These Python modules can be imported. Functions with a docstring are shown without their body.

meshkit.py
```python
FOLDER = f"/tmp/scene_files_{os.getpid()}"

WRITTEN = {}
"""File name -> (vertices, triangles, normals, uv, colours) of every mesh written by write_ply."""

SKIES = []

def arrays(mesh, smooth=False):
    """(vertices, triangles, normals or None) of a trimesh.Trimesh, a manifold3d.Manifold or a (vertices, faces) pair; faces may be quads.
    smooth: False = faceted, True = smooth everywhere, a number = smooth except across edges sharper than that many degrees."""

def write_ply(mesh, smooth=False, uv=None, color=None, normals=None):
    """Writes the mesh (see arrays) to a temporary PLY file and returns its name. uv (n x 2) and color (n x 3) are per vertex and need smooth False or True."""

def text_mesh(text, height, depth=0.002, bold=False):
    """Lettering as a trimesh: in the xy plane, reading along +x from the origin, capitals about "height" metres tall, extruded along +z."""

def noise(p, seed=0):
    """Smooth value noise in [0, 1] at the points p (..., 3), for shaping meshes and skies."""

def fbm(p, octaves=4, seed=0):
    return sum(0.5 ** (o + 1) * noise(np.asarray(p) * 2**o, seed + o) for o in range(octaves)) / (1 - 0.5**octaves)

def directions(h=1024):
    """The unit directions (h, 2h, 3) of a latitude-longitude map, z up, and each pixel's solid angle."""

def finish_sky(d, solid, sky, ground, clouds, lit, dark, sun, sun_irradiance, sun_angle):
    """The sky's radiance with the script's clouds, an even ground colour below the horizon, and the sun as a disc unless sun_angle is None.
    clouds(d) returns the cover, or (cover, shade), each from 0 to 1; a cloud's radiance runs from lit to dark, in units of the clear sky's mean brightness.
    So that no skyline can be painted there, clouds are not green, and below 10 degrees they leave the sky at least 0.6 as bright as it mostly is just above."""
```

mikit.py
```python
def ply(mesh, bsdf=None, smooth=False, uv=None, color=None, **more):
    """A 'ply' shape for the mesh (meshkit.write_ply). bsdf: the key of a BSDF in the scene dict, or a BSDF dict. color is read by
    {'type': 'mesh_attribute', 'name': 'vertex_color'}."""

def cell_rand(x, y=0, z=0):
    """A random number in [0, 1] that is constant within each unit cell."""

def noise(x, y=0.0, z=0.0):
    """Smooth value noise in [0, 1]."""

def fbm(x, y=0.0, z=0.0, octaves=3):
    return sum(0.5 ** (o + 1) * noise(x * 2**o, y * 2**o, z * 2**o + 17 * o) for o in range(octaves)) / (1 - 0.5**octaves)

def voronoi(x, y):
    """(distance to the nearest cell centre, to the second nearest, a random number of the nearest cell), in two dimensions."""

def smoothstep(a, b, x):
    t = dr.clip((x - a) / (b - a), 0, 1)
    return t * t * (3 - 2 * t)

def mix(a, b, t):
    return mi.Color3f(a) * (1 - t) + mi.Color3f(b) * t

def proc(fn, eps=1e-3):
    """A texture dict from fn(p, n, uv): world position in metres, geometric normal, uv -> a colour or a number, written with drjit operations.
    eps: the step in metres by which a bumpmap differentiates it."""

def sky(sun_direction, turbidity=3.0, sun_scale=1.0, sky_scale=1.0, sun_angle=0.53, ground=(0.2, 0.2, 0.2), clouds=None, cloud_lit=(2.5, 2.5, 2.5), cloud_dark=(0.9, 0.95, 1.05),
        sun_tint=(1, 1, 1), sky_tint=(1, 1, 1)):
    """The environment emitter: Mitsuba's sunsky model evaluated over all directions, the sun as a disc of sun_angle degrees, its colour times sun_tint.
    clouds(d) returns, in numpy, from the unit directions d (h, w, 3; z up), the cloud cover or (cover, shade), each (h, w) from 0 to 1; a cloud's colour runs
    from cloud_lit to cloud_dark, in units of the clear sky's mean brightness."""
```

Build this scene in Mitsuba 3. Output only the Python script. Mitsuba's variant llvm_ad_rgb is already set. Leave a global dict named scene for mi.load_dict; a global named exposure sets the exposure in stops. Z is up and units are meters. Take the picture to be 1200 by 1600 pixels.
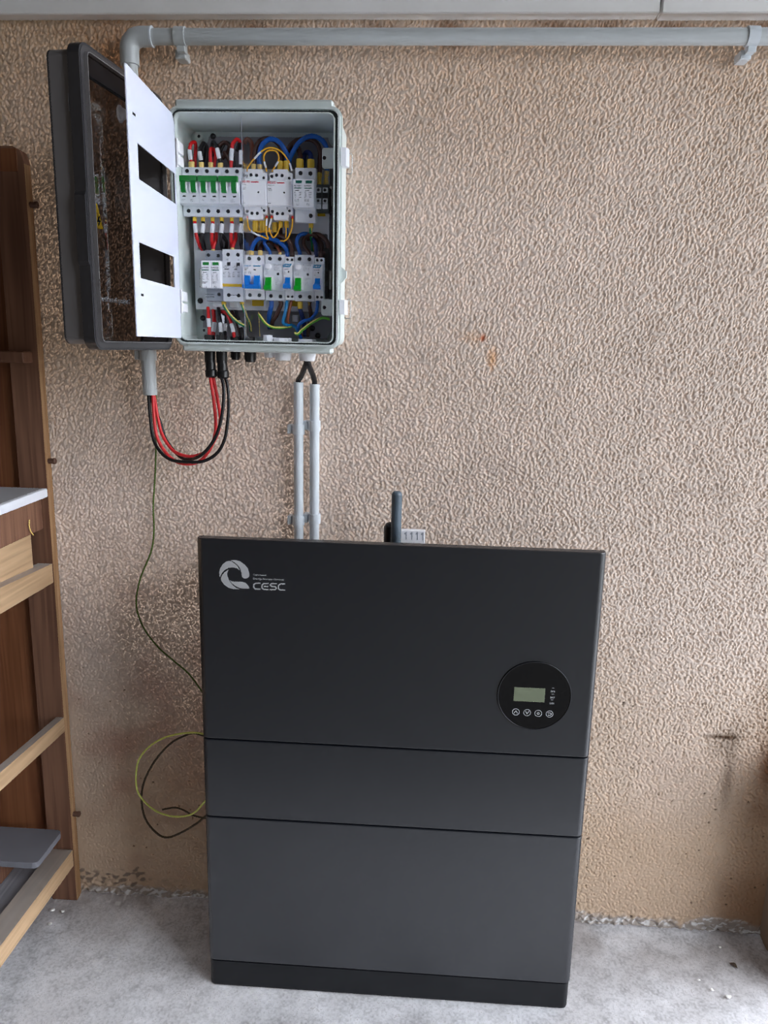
import math, numpy as np, trimesh, shapely, mitsuba as mi, mikit, meshkit
from shapely.geometry import Polygon, LineString, Point, box as sbox
from scipy import ndimage
import drjit as dr
scene, labels = {}, {}
A = np.array

# ------------------------------------------------------------------ camera
FPX, PITCH, YAW, ROLL = 1202.0, math.radians(12.2), math.radians(3.3), math.radians(-1.28)
EYE = A([0.0, -1.511, 1.2525])
FWD = A([-math.sin(YAW)*math.cos(PITCH), math.cos(YAW)*math.cos(PITCH), -math.sin(PITCH)])
_r0 = np.cross(FWD, [0, 0, 1.0]); _r0 /= np.linalg.norm(_r0); _d0 = np.cross(FWD, _r0)
RIGHT = math.cos(ROLL)*_r0 + math.sin(ROLL)*_d0
DOWN = -math.sin(ROLL)*_r0 + math.cos(ROLL)*_d0
scene['type'] = 'scene'
scene['camera'] = {'type': 'perspective', 'fov_axis': 'x', 'fov': 2*math.degrees(math.atan(600/FPX)), 'near_clip': 0.05, 'far_clip': 100.0,
    'to_world': mi.ScalarTransform4f().look_at(origin=EYE.tolist(), target=(EYE+FWD).tolist(), up=(-DOWN).tolist())}

# ------------------------------------------------------------------ light: an overcast sky, let in from the right by added unseen walls and roof
exposure = 6.05
scene['sky'] = mikit.sky([0.5, -0.3, 0.75], turbidity=4.0, sun_scale=0.0, sky_scale=1.0, ground=(0.25, 0.25, 0.24),
    clouds=lambda d: (np.ones(d.shape[:2]), 0.25 + 0.4*(meshkit.fbm(d*3.0, 4, 5)-0.5)), cloud_lit=(0.98, 1.02, 1.08), cloud_dark=(0.83, 0.89, 0.98))

# ------------------------------------------------------------------ helpers
def at(px, py, d):
    """the point at distance d in front of the wall on the line of sight of a photograph pixel (the photograph's measurements)"""
    v = FWD + RIGHT*(px-600)/FPX + DOWN*(py-800)/FPX
    return EYE + v*((-EYE[1]-d)/v[1])
def onx(px, py, x0):
    v = FWD + RIGHT*(px-600)/FPX + DOWN*(py-800)/FPX
    return EYE + v*((x0-EYE[0])/v[0])
def onplane(px, py, p0, n):
    v = FWD + RIGHT*(px-600)/FPX + DOWN*(py-800)/FPX
    return EYE + v*(np.dot(A(p0)-EYE, n)/np.dot(v, n))
def X(px, py, d): return float(at(px, py, d)[0])
def Z(px, py, d): return float(at(px, py, d)[2])

def fresh(name):
    if name not in scene and name not in labels: return name
    i = 1
    while f'{name}_{i:03d}' in scene or f'{name}_{i:03d}' in labels: i += 1
    return f'{name}_{i:03d}'
def thing(name, label, cat, group=None):
    k = fresh(name); labels[k] = {'label': label, 'category': cat}
    if group: labels[k]['group'] = group
    return k
def put(parent, name, mesh, bsdf, smooth=False, label=None, kind=None, color=None):
    base = parent + '__' + name if parent else name
    k = base; i = 1
    while k in scene: k = f'{base}_{i:03d}'; i += 1
    scene[k] = mikit.ply(mesh, bsdf, smooth, color=color)
    if label or kind:
        labels.setdefault(k, {})
        if label: labels[k]['label'] = label
        if kind: labels[k]['kind'] = kind
    return k
def solo(name, mesh, bsdf, label, cat, smooth=False, group=None, kind=None):
    k = thing(name, label, cat, group); scene[k] = mikit.ply(mesh, bsdf, smooth)
    if kind: labels[k]['kind'] = kind
    return k
def struct(name, mesh, bsdf, label, smooth=False, color=None):
    scene[name] = mikit.ply(mesh, bsdf, smooth, color=color); labels[name] = {'label': label, 'kind': 'structure', 'category': name.split('_')[0]}

cat = trimesh.util.concatenate
def cbox(x0, x1, y0, y1, z0, z1, c=0.001):
    """box with chamfered edges"""
    x0, x1 = sorted((x0, x1)); y0, y1 = sorted((y0, y1)); z0, z1 = sorted((z0, z1))
    c = min(c, 0.45*min(x1-x0, y1-y0, z1-z0))
    P = []
    for X_, sx in ((x0, 1), (x1, -1)):
        for Y_, sy in ((y0, 1), (y1, -1)):
            for Z_, sz in ((z0, 1), (z1, -1)):
                P += [(X_, Y_+sy*c, Z_+sz*c), (X_+sx*c, Y_, Z_+sz*c), (X_+sx*c, Y_+sy*c, Z_)]
    return trimesh.convex.convex_hull(A(P))
def hull(P): return trimesh.convex.convex_hull(A(P))
def dbox(x0, x1, d0, d1, z0, z1, c=0.001): return cbox(x0, x1, -d0, -d1, z0, z1, c)
def rrect(x0, x1, z0, z1, r, n=6):
    return sbox(x0+r, z0+r, x1-r, z1-r).buffer(r, quad_segs=n)
def polys(g): return [p for p in getattr(g, 'geoms', [g]) if p.area > 0]
def ext(poly, h):
    return cat([trimesh.creation.extrude_polygon(p, h, engine='earcut') for p in polys(poly)])
def frame(mesh, o, ex, ey, ez):
    M = np.eye(4); M[:3, 0], M[:3, 1], M[:3, 2], M[:3, 3] = ex, ey, ez, o
    m = mesh.copy(); m.apply_transform(M); return m
def yprism(poly, d0, d1):
    """(x, z) outline from depth d0 (near the wall) to d1 (near the room)"""
    return frame(ext(poly, d1-d0), (0, -d0, 0), (1, 0, 0), (0, 0, 1), (0, -1, 0))
def xprism(pts, x0, x1):
    """(d, z) outline from x0 to x1"""
    m = ext(Polygon(pts), x1-x0)
    return frame(m, (x0, 0, 0), (0, -1, 0), (0, 0, 1), (1, 0, 0))
def cyl(p, q, r, n=20, r2=None):
    p, q = A(p, float), A(q, float); v = q-p; L = np.linalg.norm(v); w = v/L
    a = np.cross(w, [0, 0, 1.0] if abs(w[2]) < 0.9 else [1.0, 0, 0]); a /= np.linalg.norm(a); b = np.cross(w, a)
    t = np.arange(n)*2*math.pi/n
    ring = np.cos(t)[:, None]*a + np.sin(t)[:, None]*b
    r2 = r if r2 is None else r2
    V = np.vstack([p+ring*r, q+ring*r2, [p], [q]]); i = np.arange(n); j = (i+1) % n
    F = np.vstack([np.c_[i, j, n+j], np.c_[i, n+j, n+i], np.c_[j, i, i*0+2*n], np.c_[n+i, n+j, i*0+2*n+1]])
    return trimesh.Trimesh(V, F, process=False)
def lathe(p, axis, prof, n=24):
    """profile (r, h) turned about the axis from p"""
    w = A(axis, float); w /= np.linalg.norm(w)
    a = np.cross(w, [0, 0, 1.0] if abs(w[2]) < 0.9 else [1.0, 0, 0]); a /= np.linalg.norm(a); b = np.cross(w, a)
    t = np.arange(n)*2*math.pi/n; ring = np.cos(t)[:, None]*a + np.sin(t)[:, None]*b
    V = [A(p)+w*h+ring*max(r, 1e-5) for r, h in prof]; m = len(prof)
    F = []; i = np.arange(n); j = (i+1) % n
    for k in range(m-1): F += [np.c_[k*n+i, k*n+j, (k+1)*n+j], np.c_[k*n+i, (k+1)*n+j, (k+1)*n+i]]
    V = np.vstack(V+[[A(p)+w*prof[0][1]], [A(p)+w*prof[-1][1]]])
    F += [np.c_[j, i, i*0+m*n], np.c_[(m-1)*n+i, (m-1)*n+j, i*0+m*n+1]]
    return trimesh.Trimesh(V, np.vstack(F), process=False)
def spline(P, n=10):
    P = A(P, float)
    if len(P) == 2: return np.linspace(P[0], P[1], 6)
    Q = np.vstack([2*P[0]-P[1], P, 2*P[-1]-P[-2]]); out = []
    for k in range(1, len(Q)-2):
        p0, p1, p2, p3 = Q[k-1], Q[k], Q[k+1], Q[k+2]
        ts = np.linspace(0, 1, n, endpoint=False)[:, None]
        # centripetal-ish: plain Catmull-Rom with half tension
        m1, m2 = (p2-p0)*0.5, (p3-p1)*0.5
        L = np.linalg.norm(p2-p1)
        m1 = m1*min(1, 1.2*L/max(np.linalg.norm(m1), 1e-9)); m2 = m2*min(1, 1.2*L/max(np.linalg.norm(m2), 1e-9))
        out.append((2*ts**3-3*ts**2+1)*p1 + (ts**3-2*ts**2+ts)*m1 + (-2*ts**3+3*ts**2)*p2 + (ts**3-ts**2)*m2)
    return np.vstack(out+[P[-1:]])
def tube(C, r, seg=10):
    """round tube along the polyline C"""
    C = A(C, float); n = len(C); T = np.gradient(C, axis=0); T /= np.maximum(np.linalg.norm(T, axis=1, keepdims=True), 1e-12)
    a = np.cross(T[0], [0.31, 0.9, 0.2]); a /= np.linalg.norm(a); R = []
    t = np.arange(seg)*2*math.pi/seg
    for k in range(n):
        a = a - T[k]*np.dot(a, T[k]); a /= np.linalg.norm(a); b = np.cross(T[k], a)
        R.append(C[k] + r*(np.cos(t)[:, None]*a + np.sin(t)[:, None]*b))
    V = np.vstack(R+[C[:1], C[-1:]]); i = np.arange(seg); j = (i+1) % seg; F = []
    for k in range(n-1): F += [np.c_[k*seg+i, k*seg+j, (k+1)*seg+j], np.c_[k*seg+i, (k+1)*seg+j, (k+1)*seg+i]]
    F += [np.c_[j, i, i*0+n*seg], np.c_[(n-1)*seg+i, (n-1)*seg+j, i*0+n*seg+1]]
    return trimesh.Trimesh(V, np.vstack(F), process=False)
def text_at(s, x, z, d, h, w=None, bold=False, depth=0.0003):
    m = meshkit.text_mesh(s, h, depth, bold)
    if w: m.apply_scale([w/m.extents[0], 1, 1])
    m.apply_translation([-m.bounds[0][0], 0, 0])
    return frame(m, (x, -d, z), (1, 0, 0), (0, 0, 1), (0, -1, 0))

# ------------------------------------------------------------------ materials
def P(col, rough=0.5, **k): return {'type': 'principled', 'base_color': {'type': 'rgb', 'value': list(col)}, 'roughness': rough, **k}
def two(b): return {'type': 'twosided', 'nested': b}
def mat(name, b): scene['m_'+name] = b; return 'm_'+name
def srgb(*c): return tuple(((x/255+0.055)/1.055)**2.4 if x > 10 else x/255/12.92 for x in c)
VC = {'type': 'mesh_attribute', 'name': 'vertex_color'}
def floor_fn(p, n, uv):
    lo = mikit.fbm(p.x*5, p.y*5, 3.0, octaves=3); mid = mikit.fbm(p.x*40, p.y*40, 7.0, octaves=3); fine = mikit.fbm(p.x*240, p.y*240, 1.0, octaves=2)
    c = mi.Color3f(0.60, 0.60, 0.625)*(1 + 0.5*(lo-0.5) + 0.5*(mid-0.5) + 0.55*(fine-0.5))
    c = mikit.mix(c, (0.22, 0.205, 0.20), 0.5*mikit.smoothstep(0.66, 0.90, fine)*mikit.smoothstep(0.35, 0.6, mid))
    d = dr.exp(-dr.abs(p.y)/0.16)*mikit.smoothstep(0.35, 0.7, mikit.fbm(p.x*9, p.y*9, 11.0, octaves=3))
    c = mikit.mix(c, (0.17, 0.13, 0.105), 0.6*d)
    c = mikit.mix(c, (0.75, 0.75, 0.74), 0.5*mikit.smoothstep(0.74, 0.95, mikit.noise(p.x*130, p.y*130, 5.0))*mikit.smoothstep(0.55, 0.7, lo))
    return mikit.mix(c, (0.10, 0.095, 0.085), mikit.smoothstep(0.75, 1.0, -p.y))  # unseen far floor, darkened to cut the light it bounces back
M_WALL = mat('wall', two({'type': 'diffuse', 'reflectance': VC}))
M_FLOOR = mat('floor', two({'type': 'principled', 'base_color': mikit.proc(floor_fn), 'roughness': 0.7, 'specular': 0.3}))
M_DARK = mat('unseen_room', two({'type': 'diffuse', 'reflectance': {'type': 'rgb', 'value': [0.06, 0.05, 0.042]}}))  # dark, so the added unseen walls bounce little light
M_ROOF = mat('roof_boards', two({'type': 'diffuse', 'reflectance': {'type': 'rgb', 'value': [0.06, 0.05, 0.042]}}))  # dark, so the added unseen roof bounces little light
M_PIER = mat('brown_render', two({'type': 'diffuse', 'reflectance': {'type': 'rgb', 'value': [0.26, 0.19, 0.14]}}))
M_EARTH = mat('earth', two({'type': 'diffuse', 'reflectance': {'type': 'rgb', 'value': [0.14, 0.14, 0.12]}}))
def wood(name, c0, c1, axis, scale=1.0, rough=0.65, dust=0.0):
    def fn(p, n, uv):
        q = [p.x, p.y, p.z]; l = q.pop(axis); a, b = q
        w = mikit.fbm(a*38*scale+3.0, b*38*scale, l*2.2, octaves=2)
        g = mikit.noise(a*260*scale+w*4, b*260*scale, l*7.0)
        t = dr.clip(0.62*w + 0.38*g, 0, 1)
        c = mikit.mix(c0, c1, mikit.smoothstep(0.25, 0.75, t))
        if dust:
            c = mikit.mix(c, (0.34, 0.33, 0.33), dust*mikit.smoothstep(0.5, 0.95, n.z)*(0.6+0.4*w))
        return c
    return mat(name, two({'type': 'principled', 'base_color': mikit.proc(fn), 'roughness': rough, 'specular': 0.3}))
M_WOODZ = wood('wood_upright', srgb(106, 74, 58), srgb(134, 98, 78), 2)
M_WOODR = wood('wood_panel', srgb(112, 68, 44), srgb(138, 90, 60), 2)
M_WOODY = wood('wood_rail', srgb(168, 138, 106), srgb(194, 164, 130), 1, dust=0.9)
M_EDGE = wood('wood_edge', srgb(140, 106, 74), srgb(182, 146, 110), 2)
M_GREYW = wood('wood_grey', srgb(124, 124, 130), srgb(146, 146, 152), 1)
M_TRIM = mat('trim_paint', two(P(srgb(236, 236, 236), 0.45)))
M_PIPE = mat('pipe_grey', two(P(srgb(190, 196, 199), 0.35)))
M_COND = mat('conduit_grey', two(P(srgb(205, 213, 220), 0.35)))
M_BOX = mat('enclosure_grey', two(P(srgb(205, 215, 214), 0.35)))
M_GASK = mat('gasket_grey', two(P(srgb(62, 70, 72), 0.6)))
M_PLATE = mat('plate_grey', two(P(srgb(212, 214, 222), 0.4)))
M_BACKP = mat('back_plate_grey', two(P(srgb(124, 124, 130), 0.45)))
M_WHITE = mat('white_plastic', two(P(srgb(238, 240, 246), 0.35)))
M_PANEL = mat('white_sheet', two(P(srgb(216, 221, 240), 0.3)))
M_LGREY = mat('light_grey_plastic', two(P(srgb(220, 224, 232), 0.4)))
M_MGREY = mat('mid_grey_plastic', two(P(srgb(150, 156, 168), 0.45)))
M_BLACK = mat('black_plastic', two(P((0.008, 0.008, 0.009), 0.35)))
M_SCREWH = mat('dark_hole', two(P((0.006, 0.007, 0.01), 0.5)))
M_STEEL = mat('steel', two({'type': 'roughconductor', 'material': 'none', 'specular_reflectance': {'type': 'rgb', 'value': [0.62, 0.6, 0.58]}, 'alpha': 0.25}))
M_GREEN = mat('green_plastic', two(P(srgb(16, 122, 44), 0.35)))
M_GREEN2 = mat('bright_green_plastic', two(P(srgb(10, 160, 40), 0.3)))
M_BLUE = mat('blue_plastic', two(P(srgb(20, 120, 214), 0.3)))
M_TEAL = mat('dark_green_print', two(P(srgb(16, 88, 78), 0.4)))
M_CYAN = mat('blue_print', two(P(srgb(16, 120, 170), 0.4)))
M_REDP = mat('red_print', two(P(srgb(190, 40, 66), 0.4)))
M_INK = mat('dark_print', two(P(srgb(70, 74, 84), 0.5)))
M_YEL = mat('yellow_ferrule', two(P(srgb(226, 190, 60), 0.4)))
M_YELT = mat('tan_ferrule', two(P(srgb(228, 200, 120), 0.4)))
M_YELW = mat('yellow_wire', two(P(srgb(226, 168, 40), 0.4)))
M_YELB = mat('yellow_band', two(P(srgb(222, 184, 52), 0.4)))
M_RED = mat('red_wire', two(P(srgb(206, 30, 34), 0.35)))
M_PRED = mat('red_cable', two(P(srgb(224, 56, 60), 0.4)))
M_BLKW = mat('black_wire', two(P(srgb(24, 23, 26), 0.4)))
M_BLUW = mat('blue_wire', two(P(srgb(14, 84, 170), 0.35)))
M_NAVY = mat('dark_blue_wire', two(P(srgb(20, 40, 100), 0.4)))
M_LBLU = mat('light_blue_wire', two(P(srgb(30, 130, 190), 0.3)))
M_BRN = mat('brown_wire', two(P(srgb(70, 42, 36), 0.4)))
M_ORB = mat('copper_brown_wire', two(P(srgb(150, 84, 60), 0.4)))
M_GRNW = mat('green_wire', two(P(srgb(20, 130, 84), 0.4)))
M_LGRN = mat('light_green_wire', two(P(srgb(110, 190, 60), 0.4)))
M_STRY = mat('wire_yellow_stripe', two(P(srgb(236, 220, 130), 0.4)))
M_OLIV = mat('olive_wire', two(P(srgb(78, 100, 44), 0.45)))
M_OLIVD = mat('dark_olive_wire', two(P(srgb(66, 54, 34), 0.5)))
M_LIME = mat('lime_wire', two(P(srgb(226, 236, 130), 0.4)))
M_SLEEVE = mat('white_sleeve', two(P(srgb(226, 228, 236), 0.5)))
M_BAT = mat('charcoal_paint', two(P((0.0055, 0.0075, 0.0120), 0.36, specular=1.0)))
M_PLINTH = mat('black_paint', two(P((0.004, 0.005, 0.007), 0.40, specular=0.35)))
M_GLOSS = mat('black_glass', two(P((0.004, 0.004, 0.005), 0.12, specular=0.4)))
M_SILVER = mat('silver_print', two(P(srgb(176, 178, 182), 0.4)))
M_LCD = mat('lcd', two(P(srgb(116, 124, 104), 0.25)))
M_DONG = mat('slate_plastic', two(P(srgb(84, 98, 110), 0.4)))
M_LIDF = mat('lid_frame', two(P((0.032, 0.032, 0.036), 0.2, specular=0.6)))
M_LIDS = mat('lid_side', two(P((0.16, 0.155, 0.16), 0.22, specular=0.6)))
M_LIDR = mat('lid_rim', two(P((0.055, 0.053, 0.057), 0.25, specular=0.6)))
M_LIDP = mat('lid_pane', {'type': 'thindielectric', 'int_ior': 1.5, 'specular_transmittance': {'type': 'rgb', 'value': [0.24, 0.20, 0.185]}})
M_CLEAR = mat('clear_sheet', {'type': 'thindielectric', 'int_ior': 1.45})
M_SMOKY = mat('smoky_sheet', {'type': 'thindielectric', 'int_ior': 1.5, 'specular_transmittance': {'type': 'rgb', 'value': [0.66, 0.63, 0.58]}})
M_STONE = mat('white_top', two(P(srgb(222, 226, 234), 0.4)))
M_STONED = mat('dusty_top', two(P(srgb(150, 152, 156), 0.7)))
M_SLAB = mat('slate_board', two(P(srgb(118, 120, 128), 0.6)))
M_CRUMB = mat('plaster_crumb', two(P(srgb(230, 230, 228), 0.7)))
M_LEAF = mat('dry_leaf', two(P(srgb(74, 62, 52), 0.7)))
M_RUSTY = mat('rusty_iron', two(P(srgb(92, 66, 54), 0.6)))
M_YLABEL = mat('yellow_label', two(P(srgb(208, 172, 28), 0.45)))

# ------------------------------------------------------------------ setting: back wall of rough-cast render (real relief), floor, eaves boards, unseen roof and walls added to shape the light
rng = np.random.default_rng(7)
CORNER_X = 0.762
def relief(nz, nx, sig_a, sig_b, ang, seed):
    r = np.random.default_rng(seed); n = r.standard_normal((nz, nx)).astype(np.float32)
    k = int(3*max(sig_a, sig_b))+1; g = np.arange(-k, k+1); yy, xx = np.meshgrid(g, g, indexing='ij')
    c, s = math.cos(ang), math.sin(ang); u, v = c*xx+s*yy, -s*xx+c*yy
    ker = np.exp(-u*u/(2*sig_a**2)-v*v/(2*sig_b**2)); ker /= ker.sum()
    wide = ndimage.gaussian_filter(n, 1.9*sig_b)
    from scipy.signal import fftconvolve
    f = fftconvolve(n, ker, 'same'); f = f/f.std() - 0.35*wide/wide.std()
    return f/f.std()
DX = 0.00165
wx = np.arange(-0.90, 0.79, DX); wz = np.arange(-0.02, 1.85, DX)
nx, nz = len(wx), len(wz)
GX, GZ = np.meshgrid(wx, wz)
h1 = relief(nz, nx, 0.52, 0.85, math.radians(-14), 1)      # flecks close to upright
h2 = relief(nz, nx, 0.52, 0.85, math.radians(40), 2)     # flecks leaning like a backslash
h3 = relief(nz, nx, 1.0, 1.3, math.radians(15), 6)
lowf = lambda s, seed: (lambda f: f/f.std())(ndimage.gaussian_filter(np.random.default_rng(seed).standard_normal((nz//8+1, nx//8+1)), s/8))
def big(s, seed): return ndimage.zoom(lowf(s, seed), 8, order=1)[:nz, :nx]
ss = lambda a, b, x: (lambda t: t*t*(3-2*t))(np.clip((x-a)/(b-a), 0, 1))
mixd = ss(1.5, 0.8, GZ + 0.10*big(60, 3))
h = h1*(1-mixd) + h2*mixd; h /= np.sqrt((1-mixd)**2+mixd**2)
h = (0.9*h + 0.55*h3)/1.05; h = np.where(h > -0.25, 0.36*np.tanh(h+0.25), (h+0.25)*1.25); h = np.maximum(h, -2.4)
amp = 0.0022*(0.40 + 0.60*ss(0.2, 0.8, GZ - 0.18*ss(0.1, 0.5, GX)*0 + 0.07*big(70, 4)))
amp *= 1 - 0.25*ss(-0.35, -0.75, GX)
amp *= 1 - 0.5*ss(-0.28, -0.42, GX)*ss(0.85, 0.55, GZ)
small = relief(nz, nx, 0.8, 1.0, 0.3, 9)*0.00018 + 0.0022*ss(0.05, 0.01, GZ)*relief(nz, nx, 2.0, 1.6, 0.3, 47)
pits = -0.0024*ss(2.3, 3.0, relief(nz, nx, 1.3, 1.3, 0, 11))
Yrel = amp*h + small + pits + 0.0012*big(60, 5)
# colours: pigment, grime, stains, dark pits, and bounce light painted in
base = A(srgb(204, 191, 181)); col = np.ones((nz, nx, 3))*base
col *= (1 + 0.035*big(110, 21)[..., None] + 0.02*big(8, 22)[..., None])
def stain_or_bounce(col, c, w): w = np.clip(w, 0, 1)[..., None]; return col*(1-w) + A(c)*w  # mixes in real marks and painted bounce colour alike
blob = lambda x, z, rx, rz, seed=31, wob=0.25: np.exp(-(((GX-x)/rx)**2+((GZ-z)/rz)**2)*np.clip(1+wob*big(14, seed), 0.4, 2))
bounce_tan = A(srgb(174, 148, 118))
col = stain_or_bounce(col, bounce_tan, 0.68*ss(0.75, 0.15, GZ+0.06*big(60, 23)))  # bounce shading painted in along with the dirt, towards the bottom
col = stain_or_bounce(col, bounce_tan*1.05, 0.35*ss(1.45, 1.78, GZ+0.05*big(60, 43)))  # bounce shading painted into the colour along the top
col = stain_or_bounce(col, bounce_tan*0.95, 0.5*ss(-0.42, -0.72, GX+0.05*big(60, 24))*ss(0.9, 1.3, GZ))  # dimming and bounce light painted into the upper left
col = stain_or_bounce(col, srgb(112, 80, 56), 0.75*blob(CORNER_X-0.01, 0.07, 0.09, 0.10))
col = stain_or_bounce(col, srgb(112, 74, 56), 0.85*blob(X(1200, 1195, 0), Z(1195, 1195, 0), 0.022, 0.07))
col = stain_or_bounce(col, srgb(140, 112, 86), 0.55*ss(0.62, 0.78, GX+0.03*big(50, 25))*ss(0.75, 0.5, GZ))
s0 = at(1128, 1150, 0); s1 = at(1133, 1230, 0)
col = stain_or_bounce(col, srgb(92, 74, 60), 0.75*blob(s0[0]-0.005, s0[2], 0.035, 0.004)+0.55*blob(s0[0]+0.022, s1[2]+0.02, 0.012, 0.08)+0.3*blob(s0[0], s0[2]-0.02, 0.03, 0.03))
s2 = at(754, 528, 0); s3 = at(769, 560, 0)
col = stain_or_bounce(col, srgb(176, 84, 30), 0.8*blob(s2[0], s2[2], 0.005, 0.006, wob=0.1))
col = stain_or_bounce(col, srgb(206, 150, 84), 0.6*blob(s3[0], s3[2], 0.007, 0.017)+0.25*blob(s2[0]-0.02, s2[2], 0.02, 0.01))
col = stain_or_bounce(col, srgb(140, 84, 70), 0.35*blob(-0.53, 0.40, 0.16, 0.22, 41, 0.5)*(0.6+0.4*big(12, 33)))
col = stain_or_bounce(col, srgb(120, 84, 58), 0.5*ss(0.02, 0.0, np.abs(GZ-1.797)+0.006*big(20, 26))*(0.7+0.5*big(10, 27)))
col = stain_or_bounce(col, srgb(150, 108, 72), 0.5*blob(-0.60, 1.74, 0.06, 0.09))
foot = ss(0.034, 0.010, GZ+0.007*big(5, 28)+0.004*big(16, 44))
col = stain_or_bounce(col, srgb(150, 146, 144), 0.8*foot)
col = stain_or_bounce(col, srgb(206, 206, 206), 0.9*foot*ss(0.1, 0.9, relief(nz, nx, 2.2, 1.2, 0.2, 45)+0.3*big(20, 46)))
col = stain_or_bounce(col, srgb(70, 66, 64), 0.6*ss(0.02, 0.0, np.abs(GZ-0.045)+0.012*big(9, 29))*ss(-0.52, -0.62, GX)*ss(-0.3, 0.8, relief(nz, nx, 2.4, 1.6, 0.4, 48)))
col = stain_or_bounce(col, srgb(60, 48, 40), 0.85*ss(2.3, 3.0, relief(nz, nx, 1.3, 1.3, 0, 11))*ss(1.0, 0.5, GZ))
col = np.clip(col, 0.01, 0.9)
wx2 = wx.copy(); wx2[0] = -1.42; wx2[-1] = 0.9; wz2 = wz.copy(); wz2[-1] = 2.5
GX2, GZ2 = np.meshgrid(wx2, wz2)
def grid_mesh(GXa, GYa, GZa):
    n0, n1 = GXa.shape; V = np.stack([GXa, GYa, GZa], -1).reshape(-1, 3)
    i = (np.arange(n0-1)[:, None]*n1 + np.arange(n1-1)[None]).ravel()
    F = np.vstack([np.c_[i, i+1, i+n1+1], np.c_[i, i+n1+1, i+n1]])
    return trimesh.Trimesh(V, F, process=False)
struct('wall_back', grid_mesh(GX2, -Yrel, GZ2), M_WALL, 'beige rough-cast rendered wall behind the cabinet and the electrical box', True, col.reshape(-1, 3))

fx = np.concatenate([[-4, -2, -1.4, -1.1], np.arange(-0.95, 0.95, 0.005), [1.2, 1.6, 2.2, 3.0, 4.5]]); fy = np.concatenate([np.arange(0.02, -1.0, -0.005), [-1.3, -1.8, -2.4, -3.2]])
FXg, FYg = np.meshgrid(fx, fy)
pp = np.stack([FXg, FYg, 0*FXg], -1)
fz = 0.0016*(meshkit.fbm(pp*60, 3, 3)-0.5) + 0.004*(meshkit.fbm(pp*6, 2, 4)-0.5) - 0.0015
fz += 0.008*np.exp(-(np.abs(FYg+0.004)/0.012)**2)*(0.4+meshkit.noise(pp*40, 8))*0.8
fine, mid, lo = meshkit.fbm(pp*150, 2, 12)-0.5, meshkit.fbm(pp*25, 3, 13)-0.5, meshkit.fbm(pp*4, 3, 14)-0.5
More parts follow.
